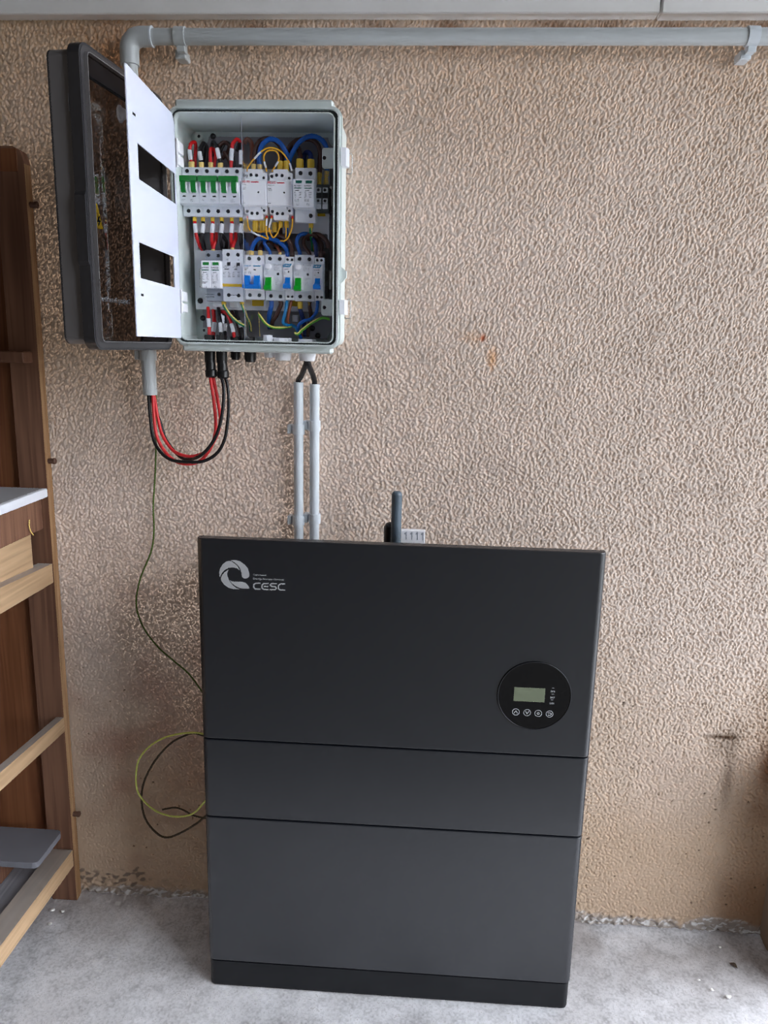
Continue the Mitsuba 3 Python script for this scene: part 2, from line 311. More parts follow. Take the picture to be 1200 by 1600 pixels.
fc = A(srgb(203, 203, 208))[None, None]*(1 + 0.5*fine + 0.45*mid + 0.5*lo)[..., None]
dirt = np.clip(1.4*(meshkit.fbm(pp*7, 3, 15)-0.42), 0, 1)*np.exp(-np.abs(FYg)/0.22)
far = np.clip((-FYg-0.75)/0.25, 0, 1)[..., None]  # mask of the unseen far floor that is darkened against bounce
fc = fc*(1-far) + A((0.10, 0.095, 0.085))*far
fc = fc*(1-0.55*dirt[..., None]) + A(srgb(110, 92, 78))*0.55*dirt[..., None]
struct('floor', grid_mesh(FXg, FYg, fz), M_FLOOR, 'rough grey concrete floor in front of the rendered wall', True, np.clip(fc, 0.02, 0.8).reshape(-1, 3))
struct('ground', cbox(-9, 14, -16, 6, -0.5, -0.02, 0.001), M_EARTH, 'earth ground outside the lean-to')
jx = X(1034, 0, 0.028)
for a, b, z0, dd, lab in ((-1.4, jx-0.0012, Z(600, 31, 0.0), 0.027, 'long painted eaves board along the top of the wall, left of the joint'), (jx+0.0012, 0.9, Z(600, 32.5, 0.0), 0.030, 'shorter whiter eaves board at the top right, past the joint')):
    n_ = 'trim_1' if a < 0 and b < 0.6 else 'trim_2'
    struct(n_, dbox(a, b, -0.01, dd, z0, 1.99, 0.002), M_TRIM, lab)
struct('roof', cbox(-1.5, 2.0, -1.45, 0.1, 2.5, 2.56, 0.003), M_ROOF, 'unseen lean-to roof above the wall, added to cut overhead sky light')  # unseen, placed and sized to shade the wall from overhead sky
struct('wall_left', cbox(-1.5, -1.36, -2.9, 0.05, -0.02, 5.0, 0.003), M_DARK, 'unseen tall side wall added left of the furniture to block sky light')  # unseen, added and made tall to block the sky on the left
struct('wall_front', cbox(-1.5, 2.3, -2.9, -2.8, -0.02, 4.5, 0.003), M_DARK, 'unseen dark wall added behind the viewpoint to block frontal light')  # unseen, added so that the light comes mainly from the right
struct('wall_right', cbox(CORNER_X, CORNER_X+0.12, -0.16, 0.02, -0.02, 0.46, 0.004), M_PIER, 'low brown pier at the right end of the wall')

# ------------------------------------------------------------------ top pipe with elbow, drop behind the lid, clips
pipe = thing('waste_pipe', 'light grey pipe under the eaves with an elbow and drop at its left end', 'pipe')
PD = 0.036
pa, pb = at(208, 57.5, PD), at(1215, 58.5, PD)
zp = 0.5*(Z(300, 57, PD)+Z(1150, 57.5, PD)); xv = X(203, 100, PD); xe = X(234.5, 610, PD); zb = Z(234.5, 617, PD)
put(pipe, 'run', cyl((xv+0.03, -PD, zp), (0.9, -PD, zp), 0.0134, 28), M_PIPE, 40)
bend = [(xv+0.042, -PD, zp), (xv+0.03, -PD, zp)] + [(xv+0.022-0.022*math.sin(t), -PD, zp-0.022+0.022*math.cos(t)) for t in np.linspace(0, math.pi/2, 9)] + [(xv, -PD, zp-0.032), (xv, -PD, zp-0.046)]
put(pipe, 'elbow', tube(bend, 0.0166, 28), M_PIPE, 50)
put(pipe, 'elbow_collar', tube([(xv+0.0405, -PD, zp), (xv+0.0435, -PD, zp)], 0.0172, 28), M_COND, 40)
outer = Point(0, 0).buffer(0.0134, 20); inner = Point(0, 0).buffer(0.0114, 20)
drop = frame(ext(outer.difference(inner), zp-0.04-zb), (xe, -PD, zb), (1, 0, 0), (0, 1, 0), ((xv-xe)/(zp-0.04-zb), 0, 1))
put(pipe, 'drop', drop, M_PIPE, 40)
def clip(x, z, axis, r, d, mat_, label, group):
    k = thing('pipe_clip', label, 'pipe clip', group)
    ring = Point(0, 0).buffer(r+0.0026, 16).difference(Point(0, 0).buffer(r+0.0003, 16))
    w = 0.0095
    if axis == 'x':
        put(k, 'band', frame(ext(ring, 2*w), (x-w, -d, z), (0, 1, 0), (0, 0, 1), (1, 0, 0)), mat_, 40)
        put(k, 'foot', dbox(x-w-0.004, x+w-0.004, -0.002, d-0.008, z-r-0.019, z-r-0.004, 0.0015), mat_)
        put(k, 'tab', dbox(x-w*0.7, x+w*0.9, d-0.012, d+0.004, z-r-0.012, z-r+0.001, 0.0012), mat_)
    else:
        put(k, 'band', frame(ext(ring, 2*w), (x, -d, z-w), (1, 0, 0), (0, 1, 0), (0, 0, 1)), mat_, 40)
        put(k, 'tab', dbox(x-r-0.013, x-r-0.004, -0.002, d+0.002, z-w*0.95, z+w*0.95, 0.0012), mat_)
        put(k, 'strap', dbox(x-r-0.007, x-r+0.001, d-0.005, d-0.002, z-w*0.7, z+w*0.7, 0.0008), mat_)
    return k
clip(X(282, 58, PD), zp, 'x', 0.0134, PD, M_PIPE, 'grey pipe clip near the elbow on the pipe under the eaves', None)
clip(X(1175, 58, PD), zp, 'x', 0.0134, PD, M_COND, 'pale pipe clip at the right end of the pipe under the eaves', None)
clip(xe-0.0012, Z(229, 555, PD), 'z', 0.0134, PD, M_PIPE, 'grey clip holding the pipe drop just below the open lid', None)
CD = 0.019
CO = [(466.6, 597, 840), (491.4, 600, 840)]
for (px, y0, y1), lab in zip(CO, ('left one of the two pale conduits under the electrical box', 'right one of the two pale conduits under the electrical box')):
    x = 0.5*(X(px, y0, CD)+X(px, y1, CD)); zt = Z(px, y0, CD)
    solo('conduit', frame(ext(Point(0, 0).buffer(0.0094, 20).difference(Point(0, 0).buffer(0.0078, 20)), zt-0.70), (x, -CD, 0.70), (1, 0, 0), (0, 1, 0), (0, 0, 1)), M_COND, lab, 'conduit', 40)
for (px, py, lab) in ((466.5, 671, 'upper clip on the left conduit'), (491.3, 665, 'upper clip on the right conduit'), (466.3, 813, 'lower clip on the left conduit just above the cabinet'), (491.6, 810, 'lower clip on the right conduit just above the cabinet')):
    clip(X(px, py, CD), Z(px, py, CD), 'z', 0.0094, CD, M_COND, 'pale plastic ' + lab, None)

# ------------------------------------------------------------------ storage cabinet
bx0, bx1, BF = -0.4015, 0.3065, 0.233
def slab(x0, x1, d0, d1, z0, z1, rf=0.012, c=0.0022):
    """upright block, front corners rounded by rf, top and bottom edges eased by c"""
    def plan(o):
        P_ = []
        for cx, s in ((x0+rf, -1), (x1-rf, 1)):
            for t in np.linspace(0, math.pi/2, 7): P_.append((cx+s*(rf-o)*math.sin(t), -(d1-rf+(rf-o)*math.cos(t))))
        return P_ + [(x0+o, -d0), (x1-o, -d0)]
    pts = []
    for z, o in ((z0, c), (z0+c*0.3, c*0.3), (z0+c, 0), (z1-c, 0), (z1-c*0.3, c*0.3), (z1, c)): pts += [(a, b, z) for a, b in plan(o)]
    return hull(pts)
bat = thing('energy_storage_cabinet', 'tall charcoal home battery cabinet with a round display standing on the concrete floor', 'battery cabinet')
put(bat, 'inverter_cover', slab(bx0, bx1, 0.214, BF, 0.5370, 0.9180, c=0.0025), M_BAT, 30)
put(bat, 'inverter_body', slab(bx0+0.003, bx1-0.003, 0.03, 0.2135, 0.5370, 0.845), M_BAT, 30)
put(bat, 'upper_battery_module', slab(bx0, bx1, 0.03, BF, 0.3765, 0.5348), M_BAT, 30)
put(bat, 'lower_battery_module', slab(bx0, bx1, 0.03, BF, 0.0580, 0.3743), M_BAT, 30)
put(bat, 'plinth', slab(bx0+0.001, bx1-0.0015, 0.035, BF-0.001, 0.0, 0.0560), M_PLINTH, 30, 'black plinth')
FACE = BF+0.0002
# logo, traced from the photograph's crop in pixels/10 from (335, 865)
def px_poly(pts, d, origin=(335, 865), s=10.0):
    return Polygon([(lambda q: (q[0], q[2]))(at(origin[0]+a/s, origin[1]+b/s, d)) for a, b in pts]).buffer(0)
def roundp(p, r=0.0006): return p.buffer(r).buffer(-2*r).buffer(r)
LOGO = [[(84, 372), (75, 300), (90, 230), (130, 165), (185, 125), (225, 115), (270, 125), (320, 155), (360, 195), (398, 262), (350, 228), (290, 216), (230, 221), (170, 250), (120, 300)],
    [(252, 106), (320, 98), (400, 120), (470, 170), (520, 230), (543, 300), (545, 350), (520, 382), (485, 391), (450, 380), (430, 350), (425, 300), (405, 238), (372, 186), (325, 142)],
    [(98, 392), (120, 335), (160, 290), (227, 244), (200, 300), (205, 360), (235, 430), (290, 500), (350, 540), (412, 553), (300, 554), (220, 532), (150, 482), (112, 430)],
    [(238, 413), (265, 432), (330, 438), (440, 440), (490, 460), (530, 505), (548, 546), (450, 546), (390, 535), (320, 500), (270, 460)]]
lg = put(bat, 'logo', cat([yprism(roundp(px_poly(p, FACE), 0.0002), FACE, FACE+0.0004) for p in LOGO]), M_SILVER, False, 'silver ring logo of four crescent pieces')
STR = [[(720, 462), (650, 462), (618, 480), (613, 525), (640, 552), (720, 554)], [(850, 468), (772, 468), (744, 490), (744, 535), (768, 558), (845, 562)], [(772, 511), (842, 513)],
    [(975, 470), (892, 468), (870, 488), (892, 512), (950, 516), (970, 538), (952, 563), (866, 562)], [(1105, 473), (1030, 473), (1002, 495), (1000, 545), (1026, 567), (1105, 569)]]
def stroke(pts, r, d): return LineString([(lambda q: (q[0], q[2]))(at(335+a/10, 865+b/10, d)) for a, b in pts]).buffer(r, cap_style=2, quad_segs=4)
put(bat, 'lettering', yprism(shapely.union_all([stroke(s, 0.00112, FACE) for s in STR]), FACE, FACE+0.0004), M_SILVER, False, 'silver lettering CESC')
q1, q2 = at(395.8, 899.3, FACE), at(395.8, 905.2, FACE)
put(bat, 'slogan', cat([text_at('Consistent', q1[0], q1[2], FACE, 0.0030, 0.0235), text_at('Energy Storage Concept', q2[0], q2[2], FACE, 0.0030, 0.054)]), M_SILVER, False, 'tiny silver words Consistent Energy Storage Concept')
# round display
C0 = at(834.5, 1087, BF); RD = 0.5*(X(893, 1088, BF)-X(776.5, 1086, BF))
disp = put(bat, 'display', cat([cyl((C0[0], -BF+0.004, C0[2]), (C0[0], -BF-0.0012, C0[2]), RD-0.0015, 64)]), M_GLOSS, 30, 'round glossy black display panel')
put(disp, 'rim', lathe((C0[0], -BF+0.002, C0[2]), (0, -1, 0), [(RD, 0), (RD, 0.0030), (RD-0.0004, 0.0038), (RD-0.0012, 0.0041), (RD-0.0020, 0.0038), (RD-0.0024, 0.0030), (RD-0.0024, 0.0)], 96), M_PLINTH, 50)
DF = BF+0.0012
lc = [at(803.2, 1073.6, DF), at(851.8, 1075.6, DF), at(851.0, 1097.6, DF), at(802.6, 1095.2, DF)]
lx0, lx1, lz0, lz1 = 0.5*(lc[0][0]+lc[3][0]), 0.5*(lc[1][0]+lc[2][0]), 0.5*(lc[2][2]+lc[3][2]), 0.5*(lc[0][2]+lc[1][2])
put(disp, 'screen', dbox(lx0, lx1, DF-0.0004, DF+0.0002, lz0, lz1, 0.0001), M_LCD, False, 'greenish grey unlit screen')
for i, (px, py) in enumerate(((806, 1112.3), (823.6, 1113.4), (841, 1114.6), (858.6, 1115.6))):
    q = at(px, py, DF); c = Point(q[0], q[2]); g = c.buffer(0.0066, 16).difference(c.buffer(0.0055, 16)); s = 0.0028; r = 0.00075
    L = lambda pts: LineString([(q[0]+a*s, q[2]+b*s) for a, b in pts]).buffer(r, quad_segs=4)
    g = g.union([L([(-1, -0.7), (0, 0.8), (1, -0.7)]), L([(-1, 0.7), (0, -0.8), (1, 0.7)]), c.buffer(0.0026, 12).difference(c.buffer(0.0011, 10)), L([(-1, 0.8), (0.5, 0.8), (1.1, 0.35), (1.1, -0.35), (0.5, -0.8), (-0.8, -0.8)])][i])
    put(disp, 'button', yprism(g, DF-0.0001, DF+0.0003), M_SILVER, False, ('button ring with an up arrow', 'button ring with a down arrow', 'button ring with a small circle', 'button ring with a return arrow')[i])
for s, px, py in (('SYS', 860.3, 1081.3), ('BAT', 859.8, 1091), ('COM', 858.6, 1100)):
    q = at(px, py, DF); q3 = at(px+2, py-6, DF)
    put(disp, 'indicator_label', cat([text_at(s, q[0], q[2], DF, 0.0030, 0.0078, True), dbox(q3[0], q3[0]+0.0042, DF, DF+0.0002, q3[2], q3[2]+0.0007, 0.00005)]), M_SILVER)
# things on top of the inverter, behind its cover
dx = X(619.5, 800, 0.115)
solo('data_logger', lathe((dx, -0.115, 0.846), (0, 0, 1), [(0.0096, 0), (0.0096, Z(619, 771, 0.115)-0.849), (0.0085, Z(619, 768.6, 0.115)-0.8475), (0.006, Z(619, 767.8, 0.115)-0.846)], 28), M_DONG, 'slate grey stick antenna standing upright on top of the cabinet', 'antenna', 40)
q = at(611, 823, 0.085)
solo('cable_gland', lathe((q[0]-0.001, -0.085, 0.846), (0, 0, 1), [(0.0125, 0), (0.0125, q[2]-0.846), (0.009, q[2]-0.846+0.006), (0.003, q[2]-0.846+0.009)], 24), M_BLACK, 'round black cap half hidden behind the stick antenna', 'cable gland', 40)
tb = thing('terminal_strip', 'white slotted terminal strip beside the stick antenna on top of the cabinet', 'terminal block')
ta, tz = at(626, 838, 0.16), Z(650, 829.5, 0.16); tx1 = X(664, 838, 0.16)
put(tb, 'body', dbox(ta[0], tx1, 0.145, 0.16, 0.846, tz, 0.0008), M_WHITE)
for px in (633.5, 642.5, 651, 659.5):
    xx = X(px, 838, 0.16); w = 0.0023
    put(tb, 'slot', yprism(Polygon([(xx+w, tz-0.0016), (xx+w, tz-0.017), (xx+0.0002, tz-0.017), (xx+0.0002, tz-0.0075), (xx-w, tz-0.0065), (xx-w, tz-0.005)]), 0.1595, 0.1603), M_MGREY, False, 'grey slot')

# ------------------------------------------------------------------ electrical enclosure
enc = thing('electrical_enclosure', 'open pale grey electrical box on the wall, full of wiring, smoked lid swung left', 'electrical box')
ox0, ox1, oz0, oz1 = -0.4634, -0.1650, 1.2445, 1.6425
ix0, ix1, iz0, iz1 = -0.4495, -0.1785, 1.2560, 1.6290
O, I = rrect(ox0, ox1, oz0, oz1, 0.019), rrect(ix0, ix1, iz0, iz1, 0.010)
shell = rrect(ox0+0.0015, ox1-0.006, oz0+0.006, oz1-0.006, 0.014); cavity = rrect(-0.4582, ix1, iz0, iz1, 0.010)
body = [yprism(shell.difference(cavity), 0.004, 0.113), yprism(shell, 0.001, 0.0055)]
put(enc, 'body', cat(body), M_BOX, 30)
fl = [yprism(O.difference(I), 0.110, 0.117), yprism(O.buffer(-0.0035).difference(O.buffer(-0.0068)), 0.116, 0.1255), yprism(I.buffer(0.0019).difference(I), 0.110, 0.1255)]
put(enc, 'flange', cat(fl), M_BOX, 30)
for z0, z1 in ((oz1-0.003, Z(400, 155, 0.115)), (Z(400, 550.5, 0.115), oz0+0.003)):
    put(enc, 'rain_rim', dbox(ox0+0.012, ox1-0.016, 0.080, 0.116, z0, z1, 0.003), M_BOX)
put(enc, 'gasket', yprism(O.buffer(-0.0069).difference(I.buffer(0.0020)), 0.1165, 0.1172), M_GASK)
# back plate with clipped corners, mounting plate with a slot between the rows
bp = sbox(ix0+0.009, iz0+0.006, ix1-0.006, iz1-0.012)
for cx, cz in ((ix0+0.012, iz1-0.012), (ix1-0.006, iz1-0.012), (ix0+0.012, iz0+0.006), (ix1-0.006, iz0+0.006)): bp = bp.difference(Point(cx, cz).buffer(0.017))
put(enc, 'back_plate', yprism(bp, 0.020, 0.022), M_BACKP)
for px, py in ((311, 213), (319, 516)):
    q = at(px, py, 0.016); put(enc, 'boss', cat([cyl((q[0], -0.005, q[2]), (q[0], -0.0165, q[2]), 0.007, 20)]), M_BOX, 40)
    put(enc, 'boss_hole', cyl((q[0], -0.016, q[2]), (q[0], -0.0170, q[2]), 0.0026, 14), M_SCREWH)
def screw(parent, x, z, d, r=0.0042, name='screw', m=M_SCREWH):
    k = put(parent, name, lathe((x, -d+0.0006, z), (0, -1, 0), [(r, 0), (r, 0.0010), (r*0.9, 0.0014)], 16), m, 40)
    return k
for px, py in ((333, 213), (317, 497), (496.5, 524.5), (488, 513)):
    q = at(px, py, 0.022); put(enc, 'plate_screw', lathe((q[0], -0.0215, q[2]), (0, -1, 0), [(0.0052, 0), (0.005, 0.002), (0.003, 0.0035), (0.001, 0.004)], 18), M_BLACK, 50)
MD = 0.040
mp = sbox(X(303.5, 400, MD), Z(400, 264, MD), X(514, 400, MD), Z(330, 483.5, MD))
slot = sbox(X(309, 380, MD), Z(400, 392, MD), X(512, 380, MD), Z(400, 364, MD))
mp = mp.difference(rrect(*slot.bounds[::2], *slot.bounds[1::2], 0.004)) if False else mp.difference(slot.buffer(-0.003).buffer(0.003))
put(enc, 'mounting_plate', cat([yprism(mp, MD-0.0012, MD), dbox(mp.bounds[0], mp.bounds[2], 0.022, MD, mp.bounds[1], mp.bounds[1]+0.0015, 0.0003)]), M_PLATE)
q = at(313, 470, MD); put(enc, 'plate_screw', lathe((q[0], -MD+0.0005, q[2]), (0, -1, 0), [(0.0052, 0), (0.005, 0.002), (0.003, 0.0035), (0.001, 0.004)], 18), M_BLACK, 50)
for px, py in ((403, 473.5), (462, 474), (502, 333)):
    q = at(px, py, MD); w = 0.011 if px == 403 else 0.0075
    put(enc, 'warning_label', dbox(q[0]-w, q[0]+w, MD, MD+0.0005, q[2]-0.0055, q[2]+0.006, 0.0001), M_YLABEL, False, 'small yellow warning label')
for px, py in ((340.5, 474), (366, 475)): 
    q = at(px, py, MD); put(enc, 'rail_foot', dbox(q[0]-0.008, q[0]+0.008, MD, MD+0.004, q[2]-0.007, q[2]+0.004, 0.0008), M_WHITE)
zr1, zr2 = 1.513, 1.368
for z in (zr1, zr2): put(enc, 'mounting_rail', dbox(ix0+0.012, ix1-0.012, MD, MD+0.0075, z-0.0175, z+0.0175, 0.001), M_STEEL)
for y0, y1 in ((231, 262.5), (467.5, 493)):
    t = rrect(X(503, 250, 0.100), ix1+0.001, Z(503, y1, 0.100), Z(503, y0, 0.100), 0.0045)
    k = put(enc, 'mounting_tab', yprism(t, 0.094, 0.100), M_BOX, False)
    cx, cz = X(506.3+0.5, 0.5*(y0+y1), 0.100), 0.5*(t.bounds[1]+t.bounds[3])
    put(k, 'hole', cyl((cx, -0.0995, cz), (cx, -0.1004, cz), 0.0031, 16), M_SCREWH)
# latches on the right side
for y0, y1, low in ((231.5, 260, 0), (469, 491.5, 1)):
    za, zb_ = Z(540, y1, 0.115), Z(540, y0, 0.115)
    k = put(enc, 'latch', hull([(x, -d, z) for z in (za, zb_) for x, d in ((ox1-0.002, 0.10), (ox1-0.002, 0.122), (X(541, 250, 0.115), 0.120), (X(544.5, 250, 0.115), 0.110), (X(544.5, 250, 0.115), 0.100))]), M_LGREY)
    xr, zt, zl = X(550.5, 250, 0.10), zb_-(0.006 if not low else -0.002), za-(0.009 if not low else 0.006)
    w = [(X(546, 250, .1), -0.10, zt-0.002), (X(546, 250, .1)+0.001, -0.101, zt), (xr-0.002, -0.102, zt+0.001), (xr, -0.102, zt-0.002), (xr, -0.102, zl+0.003), (xr-0.002, -0.102, zl), (X(541, 250, .1), -0.102, zl)]
    put(k, 'wire_bail', tube(spline(w, 5), 0.0009, 8), M_STEEL, 60)
put(enc, 'side_lug', yprism(Polygon([(ox1-0.003, Z(536, 415, .11)), (ox1+0.004, Z(536, 420, .11)), (X(541.5, 426, .11), Z(541, 424, .11)), (X(541.5, 426, .11), Z(541, 434, .11)), (ox1+0.004, Z(536, 439, .11)), (ox1-0.003, Z(536, 446, .11))]), 0.105, 0.115), M_BOX)
# white inner door
PH, PE = A([-0.4490, -0.133]), A([-0.4338, -0.382])
pu = (PE-PH)/np.linalg.norm(PE-PH); pn = A([pu[1], -pu[0]]); PU = A([pu[0], pu[1], 0]); PN = A([-pn[0], -pn[1], 0]); PL = float(np.linalg.norm(PE-PH))
if PN[0] < 0: PN = -PN
def pan(px, py): 
    w = onplane(px, py, (PH[0], PH[1], 0), PN); return float(np.dot(w[:2]-PH, pu)), float(w[2])
zt_, zb_ = 0.5*(pan(270, 180)[1]+pan(193, 97)[1]), 0.5*(pan(283, 527)[1]+pan(217, 527)[1])
sheet = Polygon([(0, zb_), (PL, zb_), (PL, zt_-0.002), (PL-0.002, zt_), (0.012, zt_), (0, zt_-0.014)])
for quad in (((213, 226), (271, 268), (274.5, 318), (216, 282)), ((216, 381), (270.5, 399), (272, 447), (218, 437))):
    c = [pan(*p) for p in quad]; u0, u1 = 0.5*(c[1][0]+c[2][0]), 0.5*(c[0][0]+c[3][0])
    sheet = sheet.difference(sbox(u0, np.mean([c[2][1], c[3][1]]), u1, np.mean([c[0][1], c[1][1]])))
PZ = A([0, 0, 1.0])
ssgn = 1.0 if np.dot(np.cross(PU, PZ), PN) > 0 else -1.0
def panel_frame(m, off): return frame(m, A([PH[0], PH[1], 0])+PN*off, PU, PZ, PN)
door = put(enc, 'inner_door', panel_frame(ext(sheet, 0.0016), 0), M_PANEL, False, 'white inner door sheet with two rectangular cut-outs')
for px, py in ((207.5, 178.5), (220.5, 461)):
    u, z = pan(px, py); put(door, 'knob_slot', panel_frame(ext(sbox(u-0.006, z-0.0015, u+0.006, z+0.0018), 0.0004), 0.0016), M_SCREWH)
    kp = A([PH[0], PH[1], 0])+PU*u+PZ*z
    if py < 300: put(door, 'knob', lathe(kp, -PN, [(0.005, 0), (0.005, 0.008), (0.009, 0.015), (0.0115, 0.0165), (0.0115, 0.019), (0.009, 0.0205)], 20), M_WHITE, 40, 'white turn knob')
for y0, y1 in ((219, 268), (451, 492)):
    z0, z1 = Z(280, y1, 0.10), Z(280, y0, 0.10)
    hx = X(277 if y0 < 300 else 283.5, 0.5*(y0+y1), 0.122)
    k = put(enc, 'hinge', cyl((hx, -0.1245, z0+0.002), (hx, -0.1245, z1-0.003), 0.0026, 14), M_WHITE, 40)
    for f0, f1, dx_ in ((0.1, 0.42, 0.003), (0.5, 0.86, 0.004)):
        put(k, 'knuckle', cat([cyl((hx+0.001, -0.1245, z0+(z1-z0)*f0), (hx+0.001, -0.1245, z0+(z1-z0)*f1), 0.0042, 14), dbox(hx-0.001, hx+0.0045, 0.100, 0.124, z0+(z1-z0)*f0, z0+(z1-z0)*f1, 0.0008)]), M_WHITE, 40)
# smoked lid
LH, LE = A([-0.4660, -0.125]), A([-0.4925, -0.390])
lu = (LE-LH)/np.linalg.norm(LE-LH); LU = A([lu[0], lu[1], 0]); LN = np.cross(LU, PZ); LL = float(np.linalg.norm(LE-LH))
def lid_frame(m, off): return frame(m, A([LH[0], LH[1], 0])+LN*off, LU, PZ, LN)
lz0, lz1 = 1.2370, 1.6500
Lo = rrect(0.002, LL, lz0, lz1, 0.020); TH = 0.050
lidk = put(enc, 'lid', lid_frame(cat([ext(Lo.difference(Lo.buffer(-0.003)), 0.017), ext(Lo.difference(Lo.buffer(-0.013)), 0.004)]), 0.0004), M_LIDF, 30, 'dark smoked see-through lid swung open to the left')
put(lidk, 'rim_face', lid_frame(ext(Lo.buffer(-0.0034).difference(Lo.buffer(-0.0112)), 0.0006), -0.0003), M_LIDR, False, 'grey rim face')
put(lidk, 'sealing_lip', lid_frame(frame(ext(Lo.buffer(-0.0115).difference(Lo.buffer(-0.0130)), 0.007), (0, 0, -0.006), (1, 0, 0), (0, 1, 0), (0, 0, 1)), 0), M_LIDS, 30)  # lip coloured paler than the rim to paint in its highlight line
Li = rrect(0.010, LL-0.007, lz0+0.008, lz1-0.008, 0.012)
put(lidk, 'side_wall', lid_frame(ext(Li.difference(Li.buffer(-0.0024)), TH-0.003), 0.003), M_LIDS, 30)
corner = Li.difference(Li.buffer(-0.006))
put(lidk, 'back_rim', lid_frame(ext(corner, 0.003), TH-0.001), M_LIDF, 30)
pv = ext(Li.buffer(-0.0024), 0.001); pvv = pv.vertices; keep = (pvv[pv.faces][:, :, 2] > 0.0009).all(1)
pane = trimesh.Trimesh(pvv, pv.faces[keep], process=False); pane.remove_unreferenced_vertices()
put(lidk, 'smoked_pane', lid_frame(pane, TH-0.001), M_LIDP)
def lidpt(px, py, off):
    w = onplane(px, py, A([LH[0], LH[1], 0])+LN*off, LN); return float(np.dot(w[:2]-LH-LN[:2]*off, lu)), float(w[2])
u0, z0 = lidpt(201, 475.5, TH); u1, _ = lidpt(152, 470, TH)
tm = meshkit.text_mesh('Zhejiang Benyi New E', 0.0078, 0.0006); tm.apply_translation([-tm.bounds[0][0], 0, 0]); tm.apply_scale([abs(u1-u0)/tm.extents[0], 1, 1])
put(lidk, 'lettering', frame(lid_frame(tm, 0), LU*u0+LN*(TH-0.0026)+PZ*z0, (1, 0, 0), (0, 1, 0), (0, 0, 1)), M_SILVER, False, 'moulded lettering seen mirrored through the lid')
c = [lidpt(*p, TH-0.002) for p in ((146, 322), (159, 358), (148, 356))]
st = put(lidk, 'warning_sticker', lid_frame(ext(Polygon([lidpt(*p, TH-0.002) for p in ((146.5, 318), (150.5, 318), (160, 358.5), (148, 356))]).buffer(0), 0.0005), TH-0.0035), M_YLABEL, False, 'yellow electrical warning sticker')
b = [lidpt(*p, TH-0.002) for p in ((151.5, 340), (154.5, 338), (153, 344), (156, 345), (152, 354), (153, 347), (150.5, 347))]
put(st, 'bolt_mark', lid_frame(ext(Polygon(b).buffer(0), 0.0004), TH-0.0040), M_SCREWH)
for py in (160, 453):   # catches moulded on the lid's free edge
    w = onplane(111 if py < 300 else 131, py, A([LE[0], LE[1]+0.007, 0]), LU)
    off = float(np.dot(w[:2]-LH, LN[:2])); hh = 0.0115
    for o2 in (-0.0022, 0.0022):
        put(lidk, 'catch', frame(ext(sbox(LL-0.0072, w[2]-hh, LL-0.0058, w[2]+hh), 0.0012), A([LH[0], LH[1], 0])+LN*(off+o2), LU, PZ, LN), M_MGREY)
wl0, wl1 = onplane(127, 305, A([LE[0], LE[1], 0]), LU)[2], onplane(133, 408, A([LE[0], LE[1], 0]), LU)[2]
put(lidk, 'latch_grip', frame(ext(Polygon([(LL-0.003, wl1-0.012), (LL+0.0035, wl1), (LL+0.0035, wl0), (LL-0.003, wl0+0.010)]), 0.016), A([LH[0], LH[1], 0])+LN*0.001, LU, PZ, LN), M_LIDF)
# clear partition between the DC and the AC side
cp0, cp1 = X(377.5, 250, 0.105), X(377.5, 250, 0.105)
def sheet_mesh(corners): return trimesh.Trimesh(A(corners), [[0, 1, 2], [0, 2, 3]], process=False)
gp = thing('clear_divider', 'clear plastic sheet standing upright between the left and right halves of the box', 'divider')
xg = X(380.0, 300, 0.108)
put(gp, 'pane', sheet_mesh([(xg, -0.042, iz0+0.004), (xg, -0.112, iz0+0.004), (xg, -0.112, iz1-0.002), (xg, -0.042, iz1-0.002)]), M_CLEAR)
put(gp, 'front_edge', dbox(xg-0.0004, xg+0.0004, 0.1115, 0.1125, iz0+0.004, iz1-0.002, 0.0001), M_MGREY)
gb = thing('clear_corner_cover', 'smoky clear plastic cover bent round the wires at the bottom of the box', 'cover')
put(gb, 'pane', sheet_mesh([at(385, 528, 0.10), at(406, 526, 0.05), at(404, 487, 0.05), at(382, 484, 0.10)]), M_SMOKY)
put(gb, 'edge', tube([at(406, 526, 0.05), at(404, 487, 0.05)], 0.0007, 6), M_YELT)
put(gb, 'front_edge', tube([at(385, 528, 0.10), at(382, 484, 0.10)], 0.0006, 6), M_MGREY)

# ------------------------------------------------------------------ devices on the rails
def profile(z_top, z_bot, n_top, n_bot, dsh=0.070, dn=0.090, d0=0.0478):
    return [(d0, z_bot+0.006), (dsh-0.006, z_bot+0.0), (dsh, z_bot+0.001), (dsh, n_bot-0.0006), (dn-0.001, n_bot), (dn, n_bot+0.001), (dn, n_top-0.001), (dn-0.001, n_top), (dsh, n_top+0.0006), (dsh, z_top-0.001), (dsh-0.001, z_top), (d0, z_top)]
def zat(py, d, px=330): return Z(px, py, d)
def bars(x0, x1, ztop, rows, d, h=0.0009, pitch=0.0026, seed=0):
    r = np.random.default_rng(seed); out = []
    for i in range(rows):
        a = x0 + (x1-x0)*0.04*r.random(); b = x0 + (x1-x0)*(0.45+0.5*r.random())
        out.append(dbox(a, b, d-0.0001, d+0.0002, ztop-i*pitch-h, ztop-i*pitch, 0.00003))
    return out
def device(name, label, cat_, x0, w, tops, d_sh=0.070, d_n=0.090, m=M_LGREY, group=None, pxx=330):
    z_top, n_top, n_bot, z_bot = Z(pxx, tops[0], d_sh), Z(pxx, tops[1], d_n), Z(pxx, tops[2], d_n), Z(pxx, tops[3], d_sh)
    k = thing(name, label, cat_, group)
    return k, z_top, n_top, n_bot, z_bot, put(k, 'body', xprism(profile(z_top, z_bot, n_top, n_bot, d_sh, d_n), x0+0.0002, x0+w-0.0002), m)
xr1 = X(285.3, 300, 0.070)
